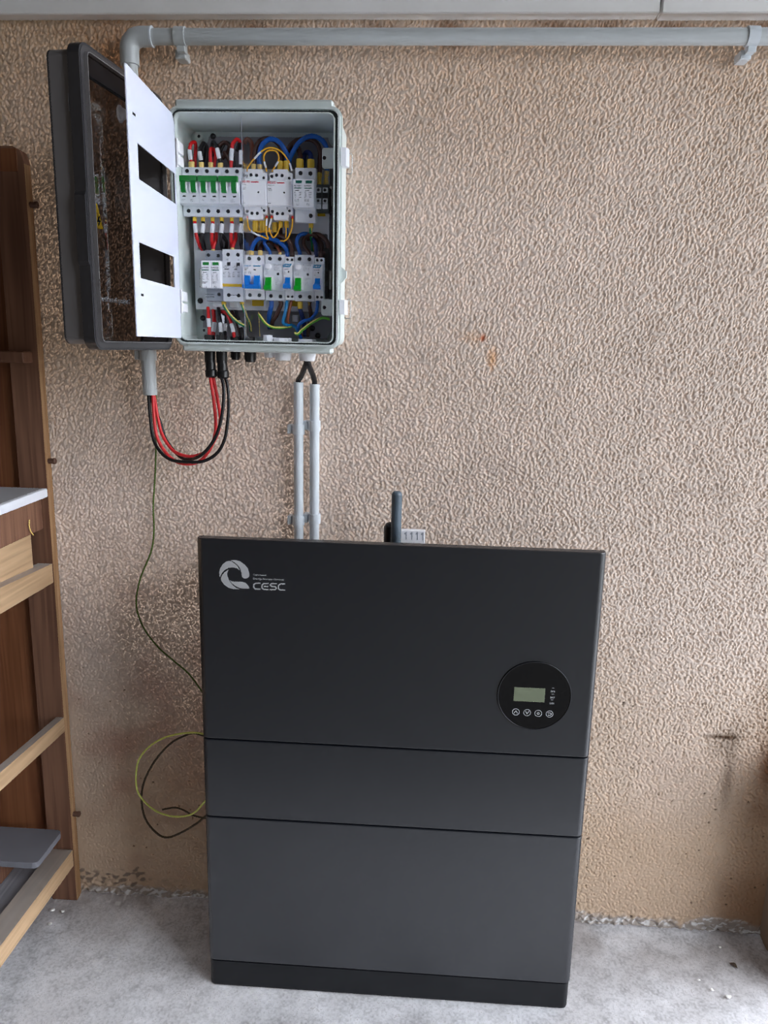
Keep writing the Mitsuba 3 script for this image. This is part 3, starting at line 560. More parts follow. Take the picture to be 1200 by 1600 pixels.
# three two-pole DC breakers
for i in range(3):
    x0 = xr1 + 0.036*i
    k, zt, nt, nb, zb2, _ = device('circuit_breaker', ('leftmost', 'middle', 'rightmost')[i] + ' of three two-pole breakers with dark green levers in the upper row', 'circuit breaker', x0, 0.036, (261.2, 275.5, 318.5, 338.5))
    for j in (0, 1):
        xc = x0+0.009+0.018*j
        screw(k, xc+0.0002, Z(330, 267.5, 0.070), 0.070, 0.0034, 'terminal_screw'); screw(k, xc+0.001, Z(330, 330, 0.070), 0.070, 0.0034, 'terminal_screw')
        put(k, 'window', dbox(xc-0.0028, xc+0.0028, 0.0898, 0.0903, Z(330, 308, 0.09), Z(330, 305.7, 0.09), 0.0001), M_SCREWH)
        for s in (-1, 1): put(k, 'lever_guard', hull([(xc+s*0.0055+t, -d, z) for t in (-0.0011, 0.0011) for d, z in ((0.089, nt-0.009), (0.089, nb+0.017), (0.0955, nt-0.010), (0.0955, nb+0.022))]), M_WHITE)
    lev = [hull([(x0+a, -d, z) for a in (0.0012, 0.0348) for d, z in ((0.093, nt-0.0005), (0.101, nt-0.001), (0.102, nt-0.009), (0.094, nt-0.0105))])]
    for j in (0, 1):
        xc = x0+0.009+0.018*j
        lev.append(hull([(xc+a, -d, z) for a in (-0.0042, 0.0042) for d, z in ((0.088, nt-0.008), (0.098, nt-0.008), (0.0945, nb+0.019), (0.088, nb+0.0175))]))
    put(k, 'lever', cat(lev), M_GREEN, 30, 'green tied lever')
    put(k, 'print', cat(bars(x0+0.0195, x0+0.030, Z(330, 311.5, 0.09), 3, 0.0902, 0.0004, 0.0018, i)+bars(x0+0.004, x0+0.012, Z(330, 312, 0.09), 2, 0.0902, 0.0004, 0.0018, 5+i)), M_MGREY)
# two voltage relays with red brand print
xr = X(377.5, 300, 0.085)
for i in range(2):
    x0 = xr + 0.0456*i; w = 0.0454
    k = thing('voltage_relay', ('left', 'right')[i] + ' one of two flat white relays with red print in the upper row', 'relay')
    n_t, n_b = Z(410, 281+i, 0.088), Z(410, 321, 0.088); z_t, z_b = Z(410, 264.5, 0.072), Z(410, 343.5, 0.072)
    put(k, 'body', cat([dbox(x0, x0+w-0.0005, 0.05, 0.088, n_b, n_t, 0.0012), dbox(x0+0.0085, x0+0.035, 0.05, 0.074, z_b, z_t, 0.001), dbox(x0+0.002, x0+w-0.003, 0.05, 0.074, Z(410, 335, .072), Z(410, 270, .072), 0.0008)]), M_WHITE)
    for j, (a, py) in enumerate(((0.0062, 275.5), (0.0148, 273.5), (0.0246, 274), (0.0372, 278), (0.0068, 330.5), (0.0155, 333.5), (0.0252, 333.5), (0.0375, 329))):
        screw(k, x0+a, Z(410, py, 0.074), 0.074, 0.0028 if j % 4 != 3 else 0.0023, 'terminal_screw')
    put(k, 'brand_print', cat([text_at('HNILUXE', x0+0.0016, n_t-0.0048, 0.0881, 0.0034, 0.014, True), dbox(x0+0.018, x0+0.0315, 0.088, 0.0884, n_t-0.0046, n_t-0.0028, 0.0002)]), M_REDP, False, 'red brand print with a red dash')
    put(k, 'print', cat(bars(x0+0.002, x0+0.014, n_t-0.0078, 1, 0.0881, 0.0006, 0.004, i)+bars(x0+0.002, x0+0.012, n_t-0.0125, 2, 0.0881, 0.0008, 0.0028, 2+i)+bars(x0+0.002, x0+0.008, n_b+0.0042, 1, 0.0881, 0.001, 0.003, 4)+[text_at('LE'[i], x0+0.0325, Z(410, 326.5, .074), 0.0741, 0.0042, None, True)]), M_INK)
    put(k, 'indicator', cyl((x0+0.0308, -0.0879, Z(410, 300.5, .088)), (x0+0.0308, -0.0884, Z(410, 300.5, .088)), 0.0016, 14), M_SCREWH)
# surge protector, upper row
def surge_print(k, x0, ztop, d, seed, sc=1.0, m=M_TEAL):
    for j in (0, 1):
        a = x0+0.0028+0.0178*j
        put(k, 'status_window', dbox(a+0.0014, a+0.0125, d-0.0001, d+0.0005, ztop-0.0072*sc, ztop-0.0026*sc, 0.0001), m, False, 'green status window')
    g = [dbox(x0+0.0018+0.0178*j, x0+0.0150+0.0178*j, d, d+0.0003, ztop-0.0155*sc, ztop-0.0140*sc, 0.00005) for j in (0, 1)]
    put(k, 'green_line', cat(g), M_TEAL)
    t = []
    for j in (0, 1):
        a = x0+0.0018+0.0178*j
        t += [text_at('SUNVEY', a, ztop-0.0120*sc, d, 0.0020, 0.0132, True)]
        t += bars(a+0.002, a+0.013, ztop-0.0180*sc, 1, d, 0.0012, 0.003, seed)
        for r_ in range(4): t += bars(a, a+0.005, ztop-(0.0212+0.0027*r_)*sc, 1, d, 0.0007, 0.003, seed+r_) + bars(a+0.008, a+0.0135, ztop-(0.0212+0.0027*r_)*sc, 1, d, 0.0007, 0.003, seed+9+r_)
        t += bars(a, a+0.0135, ztop-0.0328*sc, 2, d, 0.0008, 0.0023, seed+3)
        t += [text_at('CE', a+0.004, ztop-0.0425*sc, d, 0.0033)]
    put(k, 'print', cat(t), M_INK, False, 'small dark rating print with CE mark')
x0 = X(457.8, 300, 0.095)
k, zt, nt, nb, zb2, _ = device('surge_protector', 'light grey two-pole surge protector with dark green windows at the right of the upper row', 'surge protector', x0, 0.0365, (262, 279.5, 324, 348), 0.074, 0.096, M_LGREY, None, 470)
surge_print(k, x0+0.0004, nt, 0.0961, 3, 1.02)
for a, py in ((0.0098, 270.5), (0.0272, 271)): screw(k, x0+a, Z(470, py, 0.074), 0.074, 0.0036, 'terminal_screw')
screw(k, x0+0.0280, Z(470, 337, 0.074), 0.074, 0.0036, 'terminal_screw')
put(k, 'print', cat([text_at('L', x0+0.0142, nt+0.0012, 0.0741, 0.0030), text_at('N', x0+0.0320, nt+0.0012, 0.0741, 0.0030)]), M_INK)
# feed-through terminal blocks
for i, px in enumerate((492.8, 503.2)):
    x0 = X(px, 310, 0.062); w = 0.0118
    k = thing('terminal_block', ('left', 'right')[i] + ' one of two narrow terminal blocks at the right of the upper row', 'terminal block')
    zt, zb2 = Z(500, 287.5, 0.062), Z(500, 331, 0.062)
    put(k, 'body', xprism([(0.044, zb2), (0.06, zb2), (0.062, zb2+0.002), (0.062, zt-0.002), (0.058, zt), (0.044, zt)], x0+0.0003, x0+w-0.0003), M_GASK)
    for a, b, mm in ((297.5, 288, M_PLATE),)[:0]: pass
    for py in (297, 314):
        z = Z(500, py, 0.062); put(k, 'clamp', dbox(x0+0.0012, x0+w-0.0016, 0.0615, 0.0632, z-0.0042, z+0.0042, 0.0004), M_LGREY)
        screw(k, x0+w*0.45, z, 0.0632, 0.0026, 'terminal_screw')
    z = Z(500, 305.5, 0.062); put(k, 'opening', dbox(x0+0.0010, x0+w-0.0012, 0.0612, 0.0624, z-0.0036, z+0.0036, 0.0003), M_SCREWH)
    z = Z(500, 322.5, 0.062); put(k, 'marker_tag', dbox(x0+0.0008, x0+w-0.0014, 0.0615, 0.0632, z-0.0045, z+0.0042, 0.0004), M_WHITE)
for py0, py1, lab in ((294, 334, 'black end stop beside the upper terminal blocks'), (388, 466, 'black end bracket with raised square marks at the right end of the lower row')):
    k = thing('end_stop', lab, 'end stop')
    x0 = X(513.5 if py0 < 300 else 505, 320, 0.055); x1 = X(517 if py0 < 300 else 514.5, 320, 0.055)
    put(k, 'body', dbox(x0, x1, 0.044, 0.056, Z(510, py1, .055), Z(510, py0, .055), 0.001), M_BLACK)
    if py0 > 300:
        xx = X(509, 430, .057)
        put(k, 'clamp_screw', lathe((xx, -0.056, Z(509, 430, .057)), (0, -1, 0), [(0.0034, 0), (0.003, 0.002), (0.0012, 0.0024)], 14), M_BLACK, 40)
        put(k, 'square_mark', dbox(xx-0.0042, xx+0.0042, 0.056, 0.0566, Z(509, 447, .057), Z(509, 439, .057), 0.0002), M_GASK)
        put(k, 'square_mark', dbox(xx-0.003, xx+0.003, 0.056, 0.0566, Z(509, 424, .057), Z(509, 419, .057), 0.0002), M_GASK)
# lower row
xs = X(314.3, 430, 0.090)
k, zt, nt, nb, zb2, _ = device('surge_protector', 'surge protector with white cartridges and green windows at the left of the lower row', 'surge protector', xs+0.002, 0.0345, (391.5, 407, 450, 471), 0.066, 0.072, M_MGREY, None, 330)
z0c, z1c = Z(330, 450, 0.09), Z(330, 407, 0.09)
for j in (0, 1): put(k, 'cartridge', dbox(xs+0.0178*j+0.0002, xs+0.0178*(j+1)-0.0002, 0.070, 0.090, z0c, z1c, 0.001), M_WHITE)
surge_print(k, xs-0.0006, z1c, 0.0901, 20, 1.12, M_GREEN)
screw(k, X(325.7, 398.5, .066), Z(325, 398.5, 0.066), 0.066, 0.0031, 'terminal_screw'); screw(k, X(341, 399.5, .066), Z(341, 399.5, 0.066), 0.066, 0.0031, 'terminal_screw'); screw(k, X(342.3, 460, .066), Z(342, 460, 0.066), 0.066, 0.0031, 'terminal_screw')
put(k, 'rib', cat([dbox(X(321, 458, .066), X(335, 458, .066), 0.0655, 0.0668, Z(330, y, .066)-0.0004, Z(330, y, .066)+0.0004, 0.0001) for y in (460, 464)]), M_GASK)
x0 = X(346.8, 430, 0.078)
k, zt, nt, nb, zb2, _ = device('surge_protector', 'grey two-pole surge protector with a yellow band and two black windows in the lower row', 'surge protector', x0, 0.0365, (389.5, 408.5, 449, 471.5), 0.072, 0.077, M_LGREY, None, 362)
for px, py in ((356.5, 397.8), (371.8, 398.2), (357.5, 461), (372.8, 461.8)): screw(k, X(px, py, .072), Z(px, py, .072), 0.072, 0.0033, 'terminal_screw')
a_, b_ = at(357.5, 461, .072), at(372.8, 461.8, .072); put(k, 'link_mark', dbox(a_[0], b_[0], 0.072, 0.0724, a_[2]-0.0005, a_[2]+0.0005, 0.0001), M_INK)
for px, py in ((357.2, 412.3), (372.2, 413)): q = at(px, py, .077); put(k, 'status_window', dbox(q[0]-0.0031, q[0]+0.0031, 0.0768, 0.0774, q[2]-0.0029, q[2]+0.0029, 0.0001), M_SCREWH)
put(k, 'yellow_band', dbox(x0+0.0003, x0+0.0362, 0.0765, 0.0775, nb+0.0012, nb+0.0062, 0.0002), M_YELB, False, 'yellow band')
t = []
for j in (0, 1): 
    a = x0+0.0012+0.0178*j; t += bars(a+0.003, a+0.014, nt-0.0078, 1, .0771, 0.0007, 0.0023, 41+j)+bars(a, a+0.0155, nt-0.0100, 1, .0771, 0.0007, .002, 44+j)+bars(a+0.003, a+0.015, nt-0.0124, 1, .0771, 0.0018, .002, 45+j)
    for r_ in range(4): t += bars(a, a+0.006, nt-0.0185-0.0026*r_, 1, .0771, 0.0006, .002, 50+j+r_)+bars(a+0.009, a+0.015, nt-0.0185-0.0026*r_, 1, .0771, 0.0006, .002, 60+j+r_)
q = at(353.5, 406.3, .072); t += [text_at('+/L', q[0], q[2], .0721, 0.0023), text_at('-/N', X(370, 406, .072), q[2]-0.0003, .0721, 0.0023)]
put(k, 'print', cat(t), M_INK, False, 'small dark rating print')
# blue-lever breaker
x0 = X(379.3, 430, 0.090)
k, zt, nt, nb, zb2, _ = device('circuit_breaker', 'two-pole breaker with a wide blue tied lever in the lower row', 'circuit breaker', x0, 0.0358, (398.5, 412.5, 452, 468.5), 0.070, 0.090, M_WHITE, None, 395)
for px, py in ((389.5, 404), (404.6, 404.3), (390.5, 461), (405.3, 461.3)): screw(k, X(px, py, .07), Z(px, py, .07), 0.070, 0.0034, 'terminal_screw', M_GASK)
put(k, 'brand_print', cat([text_at('NBOLUX', x0+0.0018, nt-0.0044, 0.0901, 0.0024, 0.0135, True), dbox(x0+0.0195, x0+0.0325, 0.09, 0.0904, nt-0.0042, nt-0.0024, 0.0001)]), M_CYAN, False, 'blue brand print and blue stripe')
for a in (0.005, 0.0215): put(k, 'window', dbox(x0+a-0.0016, x0+a+0.0024, 0.0898, 0.0904, nt-0.0108, nt-0.0088, 0.0001), M_SCREWH)
put(k, 'print', cat(bars(x0+0.002, x0+0.012, nt-0.0066, 1, .0901, .0012, .002, 70)+bars(x0+0.002, x0+0.0085, nt-0.0128, 4, .0901, .0006, .0021, 71)+[text_at('CE', x0+0.0105, nt-0.0165, .0901, 0.0034)]), M_INK)
zl = Z(395, 432.5, .095)
lev = [hull([(x0+0.0015+a, -d, z) for a in (0, 0.0318) for d, z in ((0.090, nb+0.001), (0.101, nb+0.0005), (0.104, nb+0.006), (0.096, nb+0.0085))])]
for a in (0.0085, 0.0262): lev.append(hull([(x0+a+s*0.0052, -d, z) for s in (-1, 1) for d, z in ((0.0895, zl+0.002), (0.092, zl+0.0025), (0.1, nb+0.007), (0.0895, nb+0.004))]))
put(k, 'lever', cat(lev), M_BLUE, 30, 'blue tied lever')
# two residual-current breakers with a narrow breaker beside each
for i in range(2):
    x0 = X((411.6, 458.0)[i], 430, 0.088); o = 0.9*i; pxx = (427, 473)[i]
    which = ('left', 'right')[i]
    k, zt, nt, nb, zb2, _ = device('residual_current_breaker', which + ' of two lower-row breakers with green lever and white test button', 'circuit breaker', x0, 0.0362, (397.5+o*0.5, 412+o, 454+o, 470+o), 0.072, 0.088, M_LGREY, None, pxx)
    for a, py in ((0.0090, 404.2+o*0.4), (0.0268, 404.5+o*0.4), (0.0100, 462.5+o), (0.0275, 463+o)): screw(k, x0+a, Z(pxx, py, .072), 0.072, 0.0034, 'terminal_screw')
    put(k, 'test_button', lathe((x0+0.0092, -0.0875, nt-0.0050), (0, -1, 0), [(0.0056, 0), (0.0056, 0.004), (0.0048, 0.0055), (0.003, 0.006)], 22), M_WHITE, 40, 'round white test button')
    put(k, 'print', cat([text_at('BSOONY', x0+0.0180, nt-0.0030, .0881, 0.0024, 0.0148, True)]+bars(x0+0.018, x0+0.033, nt-0.0052, 4, .0881, .0005, .0019, 80+i)+bars(x0+0.003, x0+0.013, nt-0.0130, 3, .0881, .0005, .0026, 83+i)+bars(x0+0.0205, x0+0.032, nt-0.0245, 5, .0881, .0005, .0026, 86+i)), M_MGREY, False, 'fine grey rating print')
    put(k, 'window', cat([yprism(Point(x0+0.0265, nt-0.0175).buffer(0.0022, 10), .0879, .0884)]), M_SCREWH)
    put(k, 'lever_guard', hull([(x0+a, -d, z) for a in (0.0028, 0.0178) for d, z in ((0.086, nt-0.0215), (0.0895, nt-0.0215), (0.0905, nb+0.003), (0.086, nb+0.001))]), M_WHITE)
    put(k, 'lever', cat([hull([(x0+0.0095+s*w_, -d, z) for s in (-1, 1) for w_, d, z in ((0.0052, 0.088, nt-0.0235), (0.0052, 0.092, nt-0.0240), (0.0052, 0.096, nb+0.0085), (0.0052, 0.088, nb+0.0045))]), hull([(x0+0.0095+s*w_, -d, z) for s in (-1, 1) for w_, d, z in ((0.0056, 0.092, nb+0.0095), (0.0062, 0.101, nb+0.0075), (0.0062, 0.103, nb+0.0015), (0.0058, 0.092, nb-0.0005))])]), M_GREEN2, 30, 'bright green lever')
    x0 = x0+0.0364; pxx = (450, 496)[i]
    k, zt, nt, nb, zb2, _ = device('circuit_breaker', 'narrow breaker with blue lever and badge, right of the ' + which + ' test-button breaker', 'circuit breaker', x0, 0.0166, (401+o*1.2, 411+o*1.6, 452.5+o, 469+o), 0.072, 0.090, M_WHITE, None, pxx)
    for a, py in ((0.0046, 405.7+o*0.9), (0.0125, 405.8+o*0.9), (0.0052, 463.3+o), (0.0128, 463.5+o)): screw(k, x0+a, Z(pxx, py, .072), 0.072, 0.0023, 'terminal_screw')
    zc = nt-0.0042
    put(k, 'badge', yprism(Polygon([(x0-0.0004, zc-0.0029), (x0+0.0118, zc-0.0029), (x0+0.0150, zc+0.0018), (x0+0.0150, zc+0.0029), (x0+0.0016, zc+0.0029), (x0-0.0004, zc)]), .0899, .0904), M_CYAN, False, 'blue badge')
    put(k, 'badge_lettering', text_at('CHNT', x0+0.0014, zc-0.0013, .0904, 0.0026, 0.0108, True, 0.0002), M_WHITE, False, 'white letters CHNT')
    put(k, 'print', cat(bars(x0+0.001, x0+0.012, nt-0.0098, 1, .0901, .0013, .002, 90+i)+bars(x0+0.001, x0+0.0065, nt-0.013, 4, .0901, .0005, .0021, 92+i)), M_MGREY)
    put(k, 'indicator', cyl((x0+0.0096, -0.0899, nt-0.0150), (x0+0.0096, -0.0903, nt-0.0150), 0.0014, 12), M_SCREWH)
    put(k, 'lever', cat([hull([(x0+0.0082+s*0.0042, -d, z) for s in (-1, 1) for d, z in ((0.089, nt-0.0245), (0.093, nt-0.0250), (0.098, nb+0.0085), (0.089, nb+0.005))]), hull([(x0+0.0080+s*w_, -d, z) for s in (-1, 1) for w_, d, z in ((0.0042, 0.094, nb+0.0125), (0.0064, 0.102, nb+0.0075), (0.0066, 0.103, nb+0.0020), (0.0062, 0.092, nb+0.0010))])]), M_BLUE, 30, 'blue lever')

# ------------------------------------------------------------------ wiring
def wire(name, label, pts, r, m, sleeves=(), ferrules=(), stripe=None, cat_='wire', group=None, n=8, seg=10):
    """a wire through (px, py, d) points; sleeves = ((i0, i1), ...) between point numbers; ferrules = ((point, next point, radius, material), ...)"""
    W = [at(*p) if len(p) == 3 else A(p[0]) for p in pts]; C = spline(W, n)
    k = thing(name, label, cat_, group); put(k, 'core', tube(C, r, seg), m, True)
    for a, b in sleeves: put(k, 'sleeve', tube(C[int(a*n):int(b*n)+1], r*1.22, seg), M_SLEEVE, 60, 'white marking sleeve')
    for a, b, rr, mm in ferrules: put(k, 'ferrule', tube(C[int(a*n):int(b*n)+1], rr, 12), mm, 60, 'yellow insulated ferrule')
    if stripe is not None: put(k, 'stripe', tube(C + A([-0.0007 if stripe[0] < 0 else 0.0007, -0.0011, 0.0004])*(r/0.0022), r*0.62, 8), stripe[1], True, 'yellow stripe')
    return k
Rw = 0.0031
# upper breakers, top side
rdb = 'behind the upper row of breakers'
T = [('red', 299, M_RED), ('black', 315, M_BLKW), ('red', 329.5, M_RED), ('black', 345, M_BLKW), ('red', 361, M_RED), ('black', 376.3, M_BLKW)]
wire('wire', 'red wire into the first terminal from the left on top of the green-lever breakers', [(299.3, 263, .062), (299.0, 253.5, .062), (298, 249.5, .063), (296.3, 234, .066), (299, 224, .062), (305.5, 224, .048), (305, 246, .042), (304.5, 262, .042)], Rw, M_RED, ((2, 3),), ((0, 1.2, .0055, M_YELT),))
wire('wire', 'black wire into the second terminal from the left on top of the green-lever breakers', [(314.8, 263, .062), (314.6, 254, .062), (314, 250, .063), (311.8, 237, .066), (313.5, 230, .060), (318.5, 223.5, .046), (322.5, 234, .042), (321, 252, .042), (320, 262, .042)], Rw, M_BLKW, ((2, 3),), ((0, 1.2, .0047, M_YELT),))
wire('wire', 'red wire without a sleeve into the third terminal of the green-lever breakers', [(329.3, 263, .062), (329.2, 254, .062), (328.6, 246, .064), (329.0, 234, .062), (332.5, 232.5, .052), (336.5, 240, .044), (335, 255, .042), (334, 263, .042)], Rw, M_RED, (), ((0, 1, .0045, M_YELT),))
wire('wire', 'black wire into the fourth terminal from the left on top of the green-lever breakers', [(344.3, 263, .062), (344.3, 254.5, .062), (342.6, 248, .064), (339, 232, .066), (336, 224, .058), (332.5, 222, .046), (331, 232, .042), (331, 244, .042)], Rw, M_BLKW, ((2, 3),), ((0, 1, .0047, M_YELT),))
wire('wire', 'red arched wire into the fifth terminal of the green-lever breakers', [(361.2, 263, .062), (361.4, 251, .063), (362.4, 232, .066), (364, 224, .064), (370.5, 217.6, .056), (376.8, 226, .048), (377, 244, .044)], Rw, M_RED, ((1, 2),), ())
wire('wire', 'black wire with a long sleeve into the sixth terminal of the green-lever breakers', [(376.5, 263, .062), (376.3, 257, .063), (376.3, 235.5, .064), (376.8, 228, .056), (374, 224, .046), (370, 236, .042)], Rw*0.92, M_BLKW, ((1, 2),), ())
wire('wire', 'dark red wire crossing low behind the fourth and fifth terminals of the upper breakers', [(341, 228, .05), (350, 222.5, .046), (358, 228, .042), (354, 240, .036), (347, 248, .036)], Rw, M_BRN)
wire('wire', 'black wire arching at the back of the box above the fourth breaker terminal', [(343, 238, .045), (352, 223, .042), (361, 229, .04), (364, 246, .036), (365, 262, .036)], Rw, M_BLKW)
wire('wire', 'dark red wire running down beside the fourth sleeve of the upper breakers', [(349, 236, .05), (355, 246, .046), (360, 258, .042)], Rw*0.9, M_BRN)
wire('wire', 'black wire tucked between the second and third terminals of the upper breakers', [(324, 262, .042), (326, 240, .042), (321, 226, .044), (317, 234, .046), (317, 252, .046)], Rw, M_BLKW)
# upper breakers, lower side: down through the slot
low = [('red', 304.2, 309, M_RED), ('black', 317.2, 316, M_BLKW), ('red', 332.2, 331, M_RED), ('black', 346.5, 345, M_BLKW), ('red', 362.2, 361, M_RED), ('black', 377, 376, M_BLKW)]
ordn = ('first', 'second', 'third', 'fourth', 'fifth', 'sixth')
for i, (cn, px, px2, m) in enumerate(low):
    red = m is M_RED
    wire('wire', f'{cn} sleeved wire from the {ordn[i]} lower terminal of the green-lever breakers', [(px, 337, .058), (px, 346.5, .060), (px+0.3, 350, .062), (px+(2 if i == 0 else -1), 364, .064), (px2, 376, .060), (px2+(4 if i == 0 else 1.5), 386, .046), (px2+(9 if i == 0 else 4), 394, .034), (px2+(10 if i == 0 else 4), 412, .030)], Rw, m, ((2, 3),), ((0, 1, .0036, M_YEL),))
wire('wire', 'black wire crossing the gap between the rows at the far left', [(312, 366, .05), (318, 380, .04), (320, 395, .034), (318, 410, .03)], Rw, M_BLKW)
wire('wire', 'second red wire beside the third sleeve into the white-cartridge surge protector', [(338, 364, .05), (337, 376, .054), (333.5, 386, .058), (333, 396, .060)], Rw, M_RED, (), ((2.4, 4, .0034, M_YELT),))
wire('wire', 'red wire into the yellow-banded surge protector', [(368, 364, .05), (368, 374, .054), (364, 384, .060), (363.2, 393, .062)], Rw, M_RED, (), ((2.4, 4, .0034, M_YELT),))
wire('wire', 'black wire into the right terminal of the yellow-banded surge protector', [(379, 362, .05), (381, 374, .052), (378, 386, .058), (377.6, 393, .06)], Rw, M_BLKW, (), ((2.6, 4, .0026, M_YELT),))
wire('wire', 'black wire looping behind the sleeves between the rows', [(346, 366, .05), (354, 378, .042), (352, 392, .034)], Rw, M_BLKW)
for px, py, lab in ((310.5, 355, 'first'), (322, 354, 'second'), (337, 354, 'third'), (351, 354, 'fourth'), (368.5, 353, 'fifth')):
    q = at(px, py, .05); solo('marker_sleeve', tube([at(px, py-6, .05), at(px-1.2, py+5.5, .05)], 0.0030, 10), M_SLEEVE, f'white marker sleeve behind the {lab} lower breaker wire', 'marker sleeve', 50)
# relays, upper side
Rb = 0.0042
wire('wire', 'thick blue wire arching over the left relay', [(405.5, 268, .056), (405.5, 257, .056), (404.5, 248, .058), (408, 230, .060), (417, 219.5, .062), (427, 217.5, .062), (438, 224, .060), (447, 238, .056), (451.5, 250, .048), (452, 264, .042)], Rb, M_BLUW, (), ((0, 1, .0043, M_YELT),))
wire('wire', 'thick dark brown wire arching behind the blue wire over the left relay', [(396.3, 268, .056), (396.3, 256.5, .056), (397, 247, .056), (399, 233, .054), (406, 221, .050), (417, 216.5, .046), (431, 221, .044), (441, 234, .042), (445, 248, .04), (446, 262, .04)], Rb, M_BRN, (), ((0, 1, .0043, M_YELT),))
wire('wire', 'grey brown wire at the back behind the clear divider', [(381, 224, .03), (387, 217.5, .03), (393, 226, .03), (394, 250, .03)], Rb, M_ORB)
wire('wire', 'thick blue wire arching over the upper surge protector to the terminal blocks', [(452, 264, .045), (452, 251, .050), (458, 237, .056), (466, 224, .058), (478, 215, .058), (491, 213, .054), (503, 219, .048), (510, 231, .046), (511.5, 250, .048), (509.5, 284, .052), (509.2, 291, .052)], Rb, M_BLUW, (), ((8.6, 10, .0042, M_YEL),))
wire('wire', 'dark brown wire arching behind the blue wire to the terminal blocks', [(443, 261, .0475), (447, 240, .043), (460, 222, .041), (478, 217, .041), (492, 221, .041), (499.5, 234, .044), (500, 256, .048), (498.5, 283, .052), (498.2, 290, .053)], Rb, M_BRN, (), ((6.6, 8, .0042, M_YEL),))
wire('wire', 'dark brown wire into the left terminal on top of the upper surge protector', [(468.6, 264, .06), (468.8, 249.5, .06), (469.5, 245, .056), (466, 232, .046), (457, 226, .04), (450, 238, .036)], Rb, M_BRN, (), ((0, 1, .0066, M_YEL),))
wire('wire', 'short dark blue wire bending into the right terminal of the upper surge protector', [(485.6, 264, .06), (485.6, 250, .06), (486, 245, .056), (482.5, 238.5, .048), (477, 240, .04), (474, 250, .036), (473, 262, .036)], Rb, M_NAVY, (), ((0, 1, .0064, M_YEL),))
for px, lab in ((438, 'left'), (447.2, 'right')):
    wire('wire', f'wire ending in the {lab} large yellow ferrule on top of the right relay', [(px, 268, .056), (px, 252.5, .056), (px+0.5, 246, .05), (px+1, 236, .042)], Rb*0.8, M_BLUW if lab == 'right' else M_BRN, (), ((0, 1, .0051, M_YEL),))
Ry = 0.0014
wire('wire', 'long yellow wire arching across both relays from the left edge', [(385.5, 268, .070), (387, 262, .072), (393, 253, .076), (397.5, 248, .078), (407.5, 237.5, .080), (418, 231.5, .080), (430, 232, .080), (441, 238.5, .078), (449, 249, .076), (452.5, 255, .074), (456, 267, .072)], Ry, M_YELW, ((3, 4), (9, 10)), ())
wire('wire', 'short yellow wire looping between the two relays', [(416.5, 268, .070), (415.5, 262, .072), (412.8, 252, .076), (412.6, 243, .078), (417, 236.5, .080), (424.5, 234.8, .080), (432, 237, .080), (435.6, 245, .078), (434.6, 252, .076), (430, 260, .074), (425, 268, .070)], Ry, M_YELW, ((1, 2), (8, 9)), ())
# relays, lower side
wire('wire', 'yellow wire from the lower left corner of the left relay', [(386.3, 338, .070), (386.5, 344, .072), (388, 354, .074), (392, 361, .076), (401, 366.5, .078), (407, 368.5, .078), (414, 371.5, .076), (419, 374, .07)], Ry, M_YELW, ((3, 5),), ((0, 0.6, .0022, M_RED),))
wire('wire', 'yellow wire with a sleeve hanging left of centre under the relays', [(416.6, 338, .070), (416.8, 342, .072), (416.2, 353, .074), (416, 363, .074), (418.5, 371, .072), (424, 374, .066)], Ry, M_YELW, ((1, 2),), ((0, 0.8, .0022, M_RED),))
wire('wire', 'yellow wire with a sleeve hanging right of centre under the relays', [(424.6, 338, .070), (424, 342, .072), (420.5, 356, .074), (421.5, 362, .074), (426.8, 371, .074), (433, 365, .074), (436.5, 356, .070), (436.8, 348, .066)], Ry, M_YELW, ((1, 2),), ((0, 0.8, .0022, M_RED),))
wire('wire', 'yellow wire curling from the lower right corner of the right relay', [(457.2, 338, .070), (457, 346, .072), (455.5, 358, .074), (450.5, 370.5, .074), (445, 376, .072), (438, 376.5, .068)], Ry, M_YELW, (), ((0, 0.6, .0022, M_RED),))
wire('wire', 'yellow wire hanging straight from the right ferrule under the right relay', [(447.2, 348, .064), (447, 356, .068), (447, 366, .070), (446.5, 372, .07)], Ry, M_YELW)
wire('wire', 'yellow wire crossing behind the sleeves under the left relay', [(401, 362, .066), (410, 362.5, .066), (420, 361, .066), (424, 360, .064)], Ry, M_YELW)
for px, r_, lab, m in ((399.5, .0058, 'first', M_BRN), (410.2, .0058, 'second', M_BLUW), (438.6, .0040, 'third', M_BRN), (447.6, .0042, 'fourth', M_BLUW)):
    y1 = 362.5 if r_ > .005 else 356
    wire('wire', f'wire ending in the {lab} yellow ferrule from the left under the relays', [(px, 340, .056), (px, y1, .058), (px, y1+5, .052), (px, y1+16, .04), (px, y1+30, .03)], Rb*0.75, m, (), ((0, 1, r_, M_YEL),))
wire('wire', 'wire ending in the wide dull yellow ferrule between the relays and the right ferrules', [(430, 348, .05), (430, 363, .05), (430, 372, .045), (430, 388, .035)], Rb*0.75, M_BLKW, (), ((0, 1, .0055, M_YELB),))
wire('wire', 'green and yellow earth wire from the foot of the upper surge protector', [(486, 345, .060), (486, 356, .062), (485.8, 366, .056), (488, 380, .044), (489, 392, .036)], 0.0030, M_GRNW, (), ((0, 1, .0042, M_YEL),), (1, M_STRY))
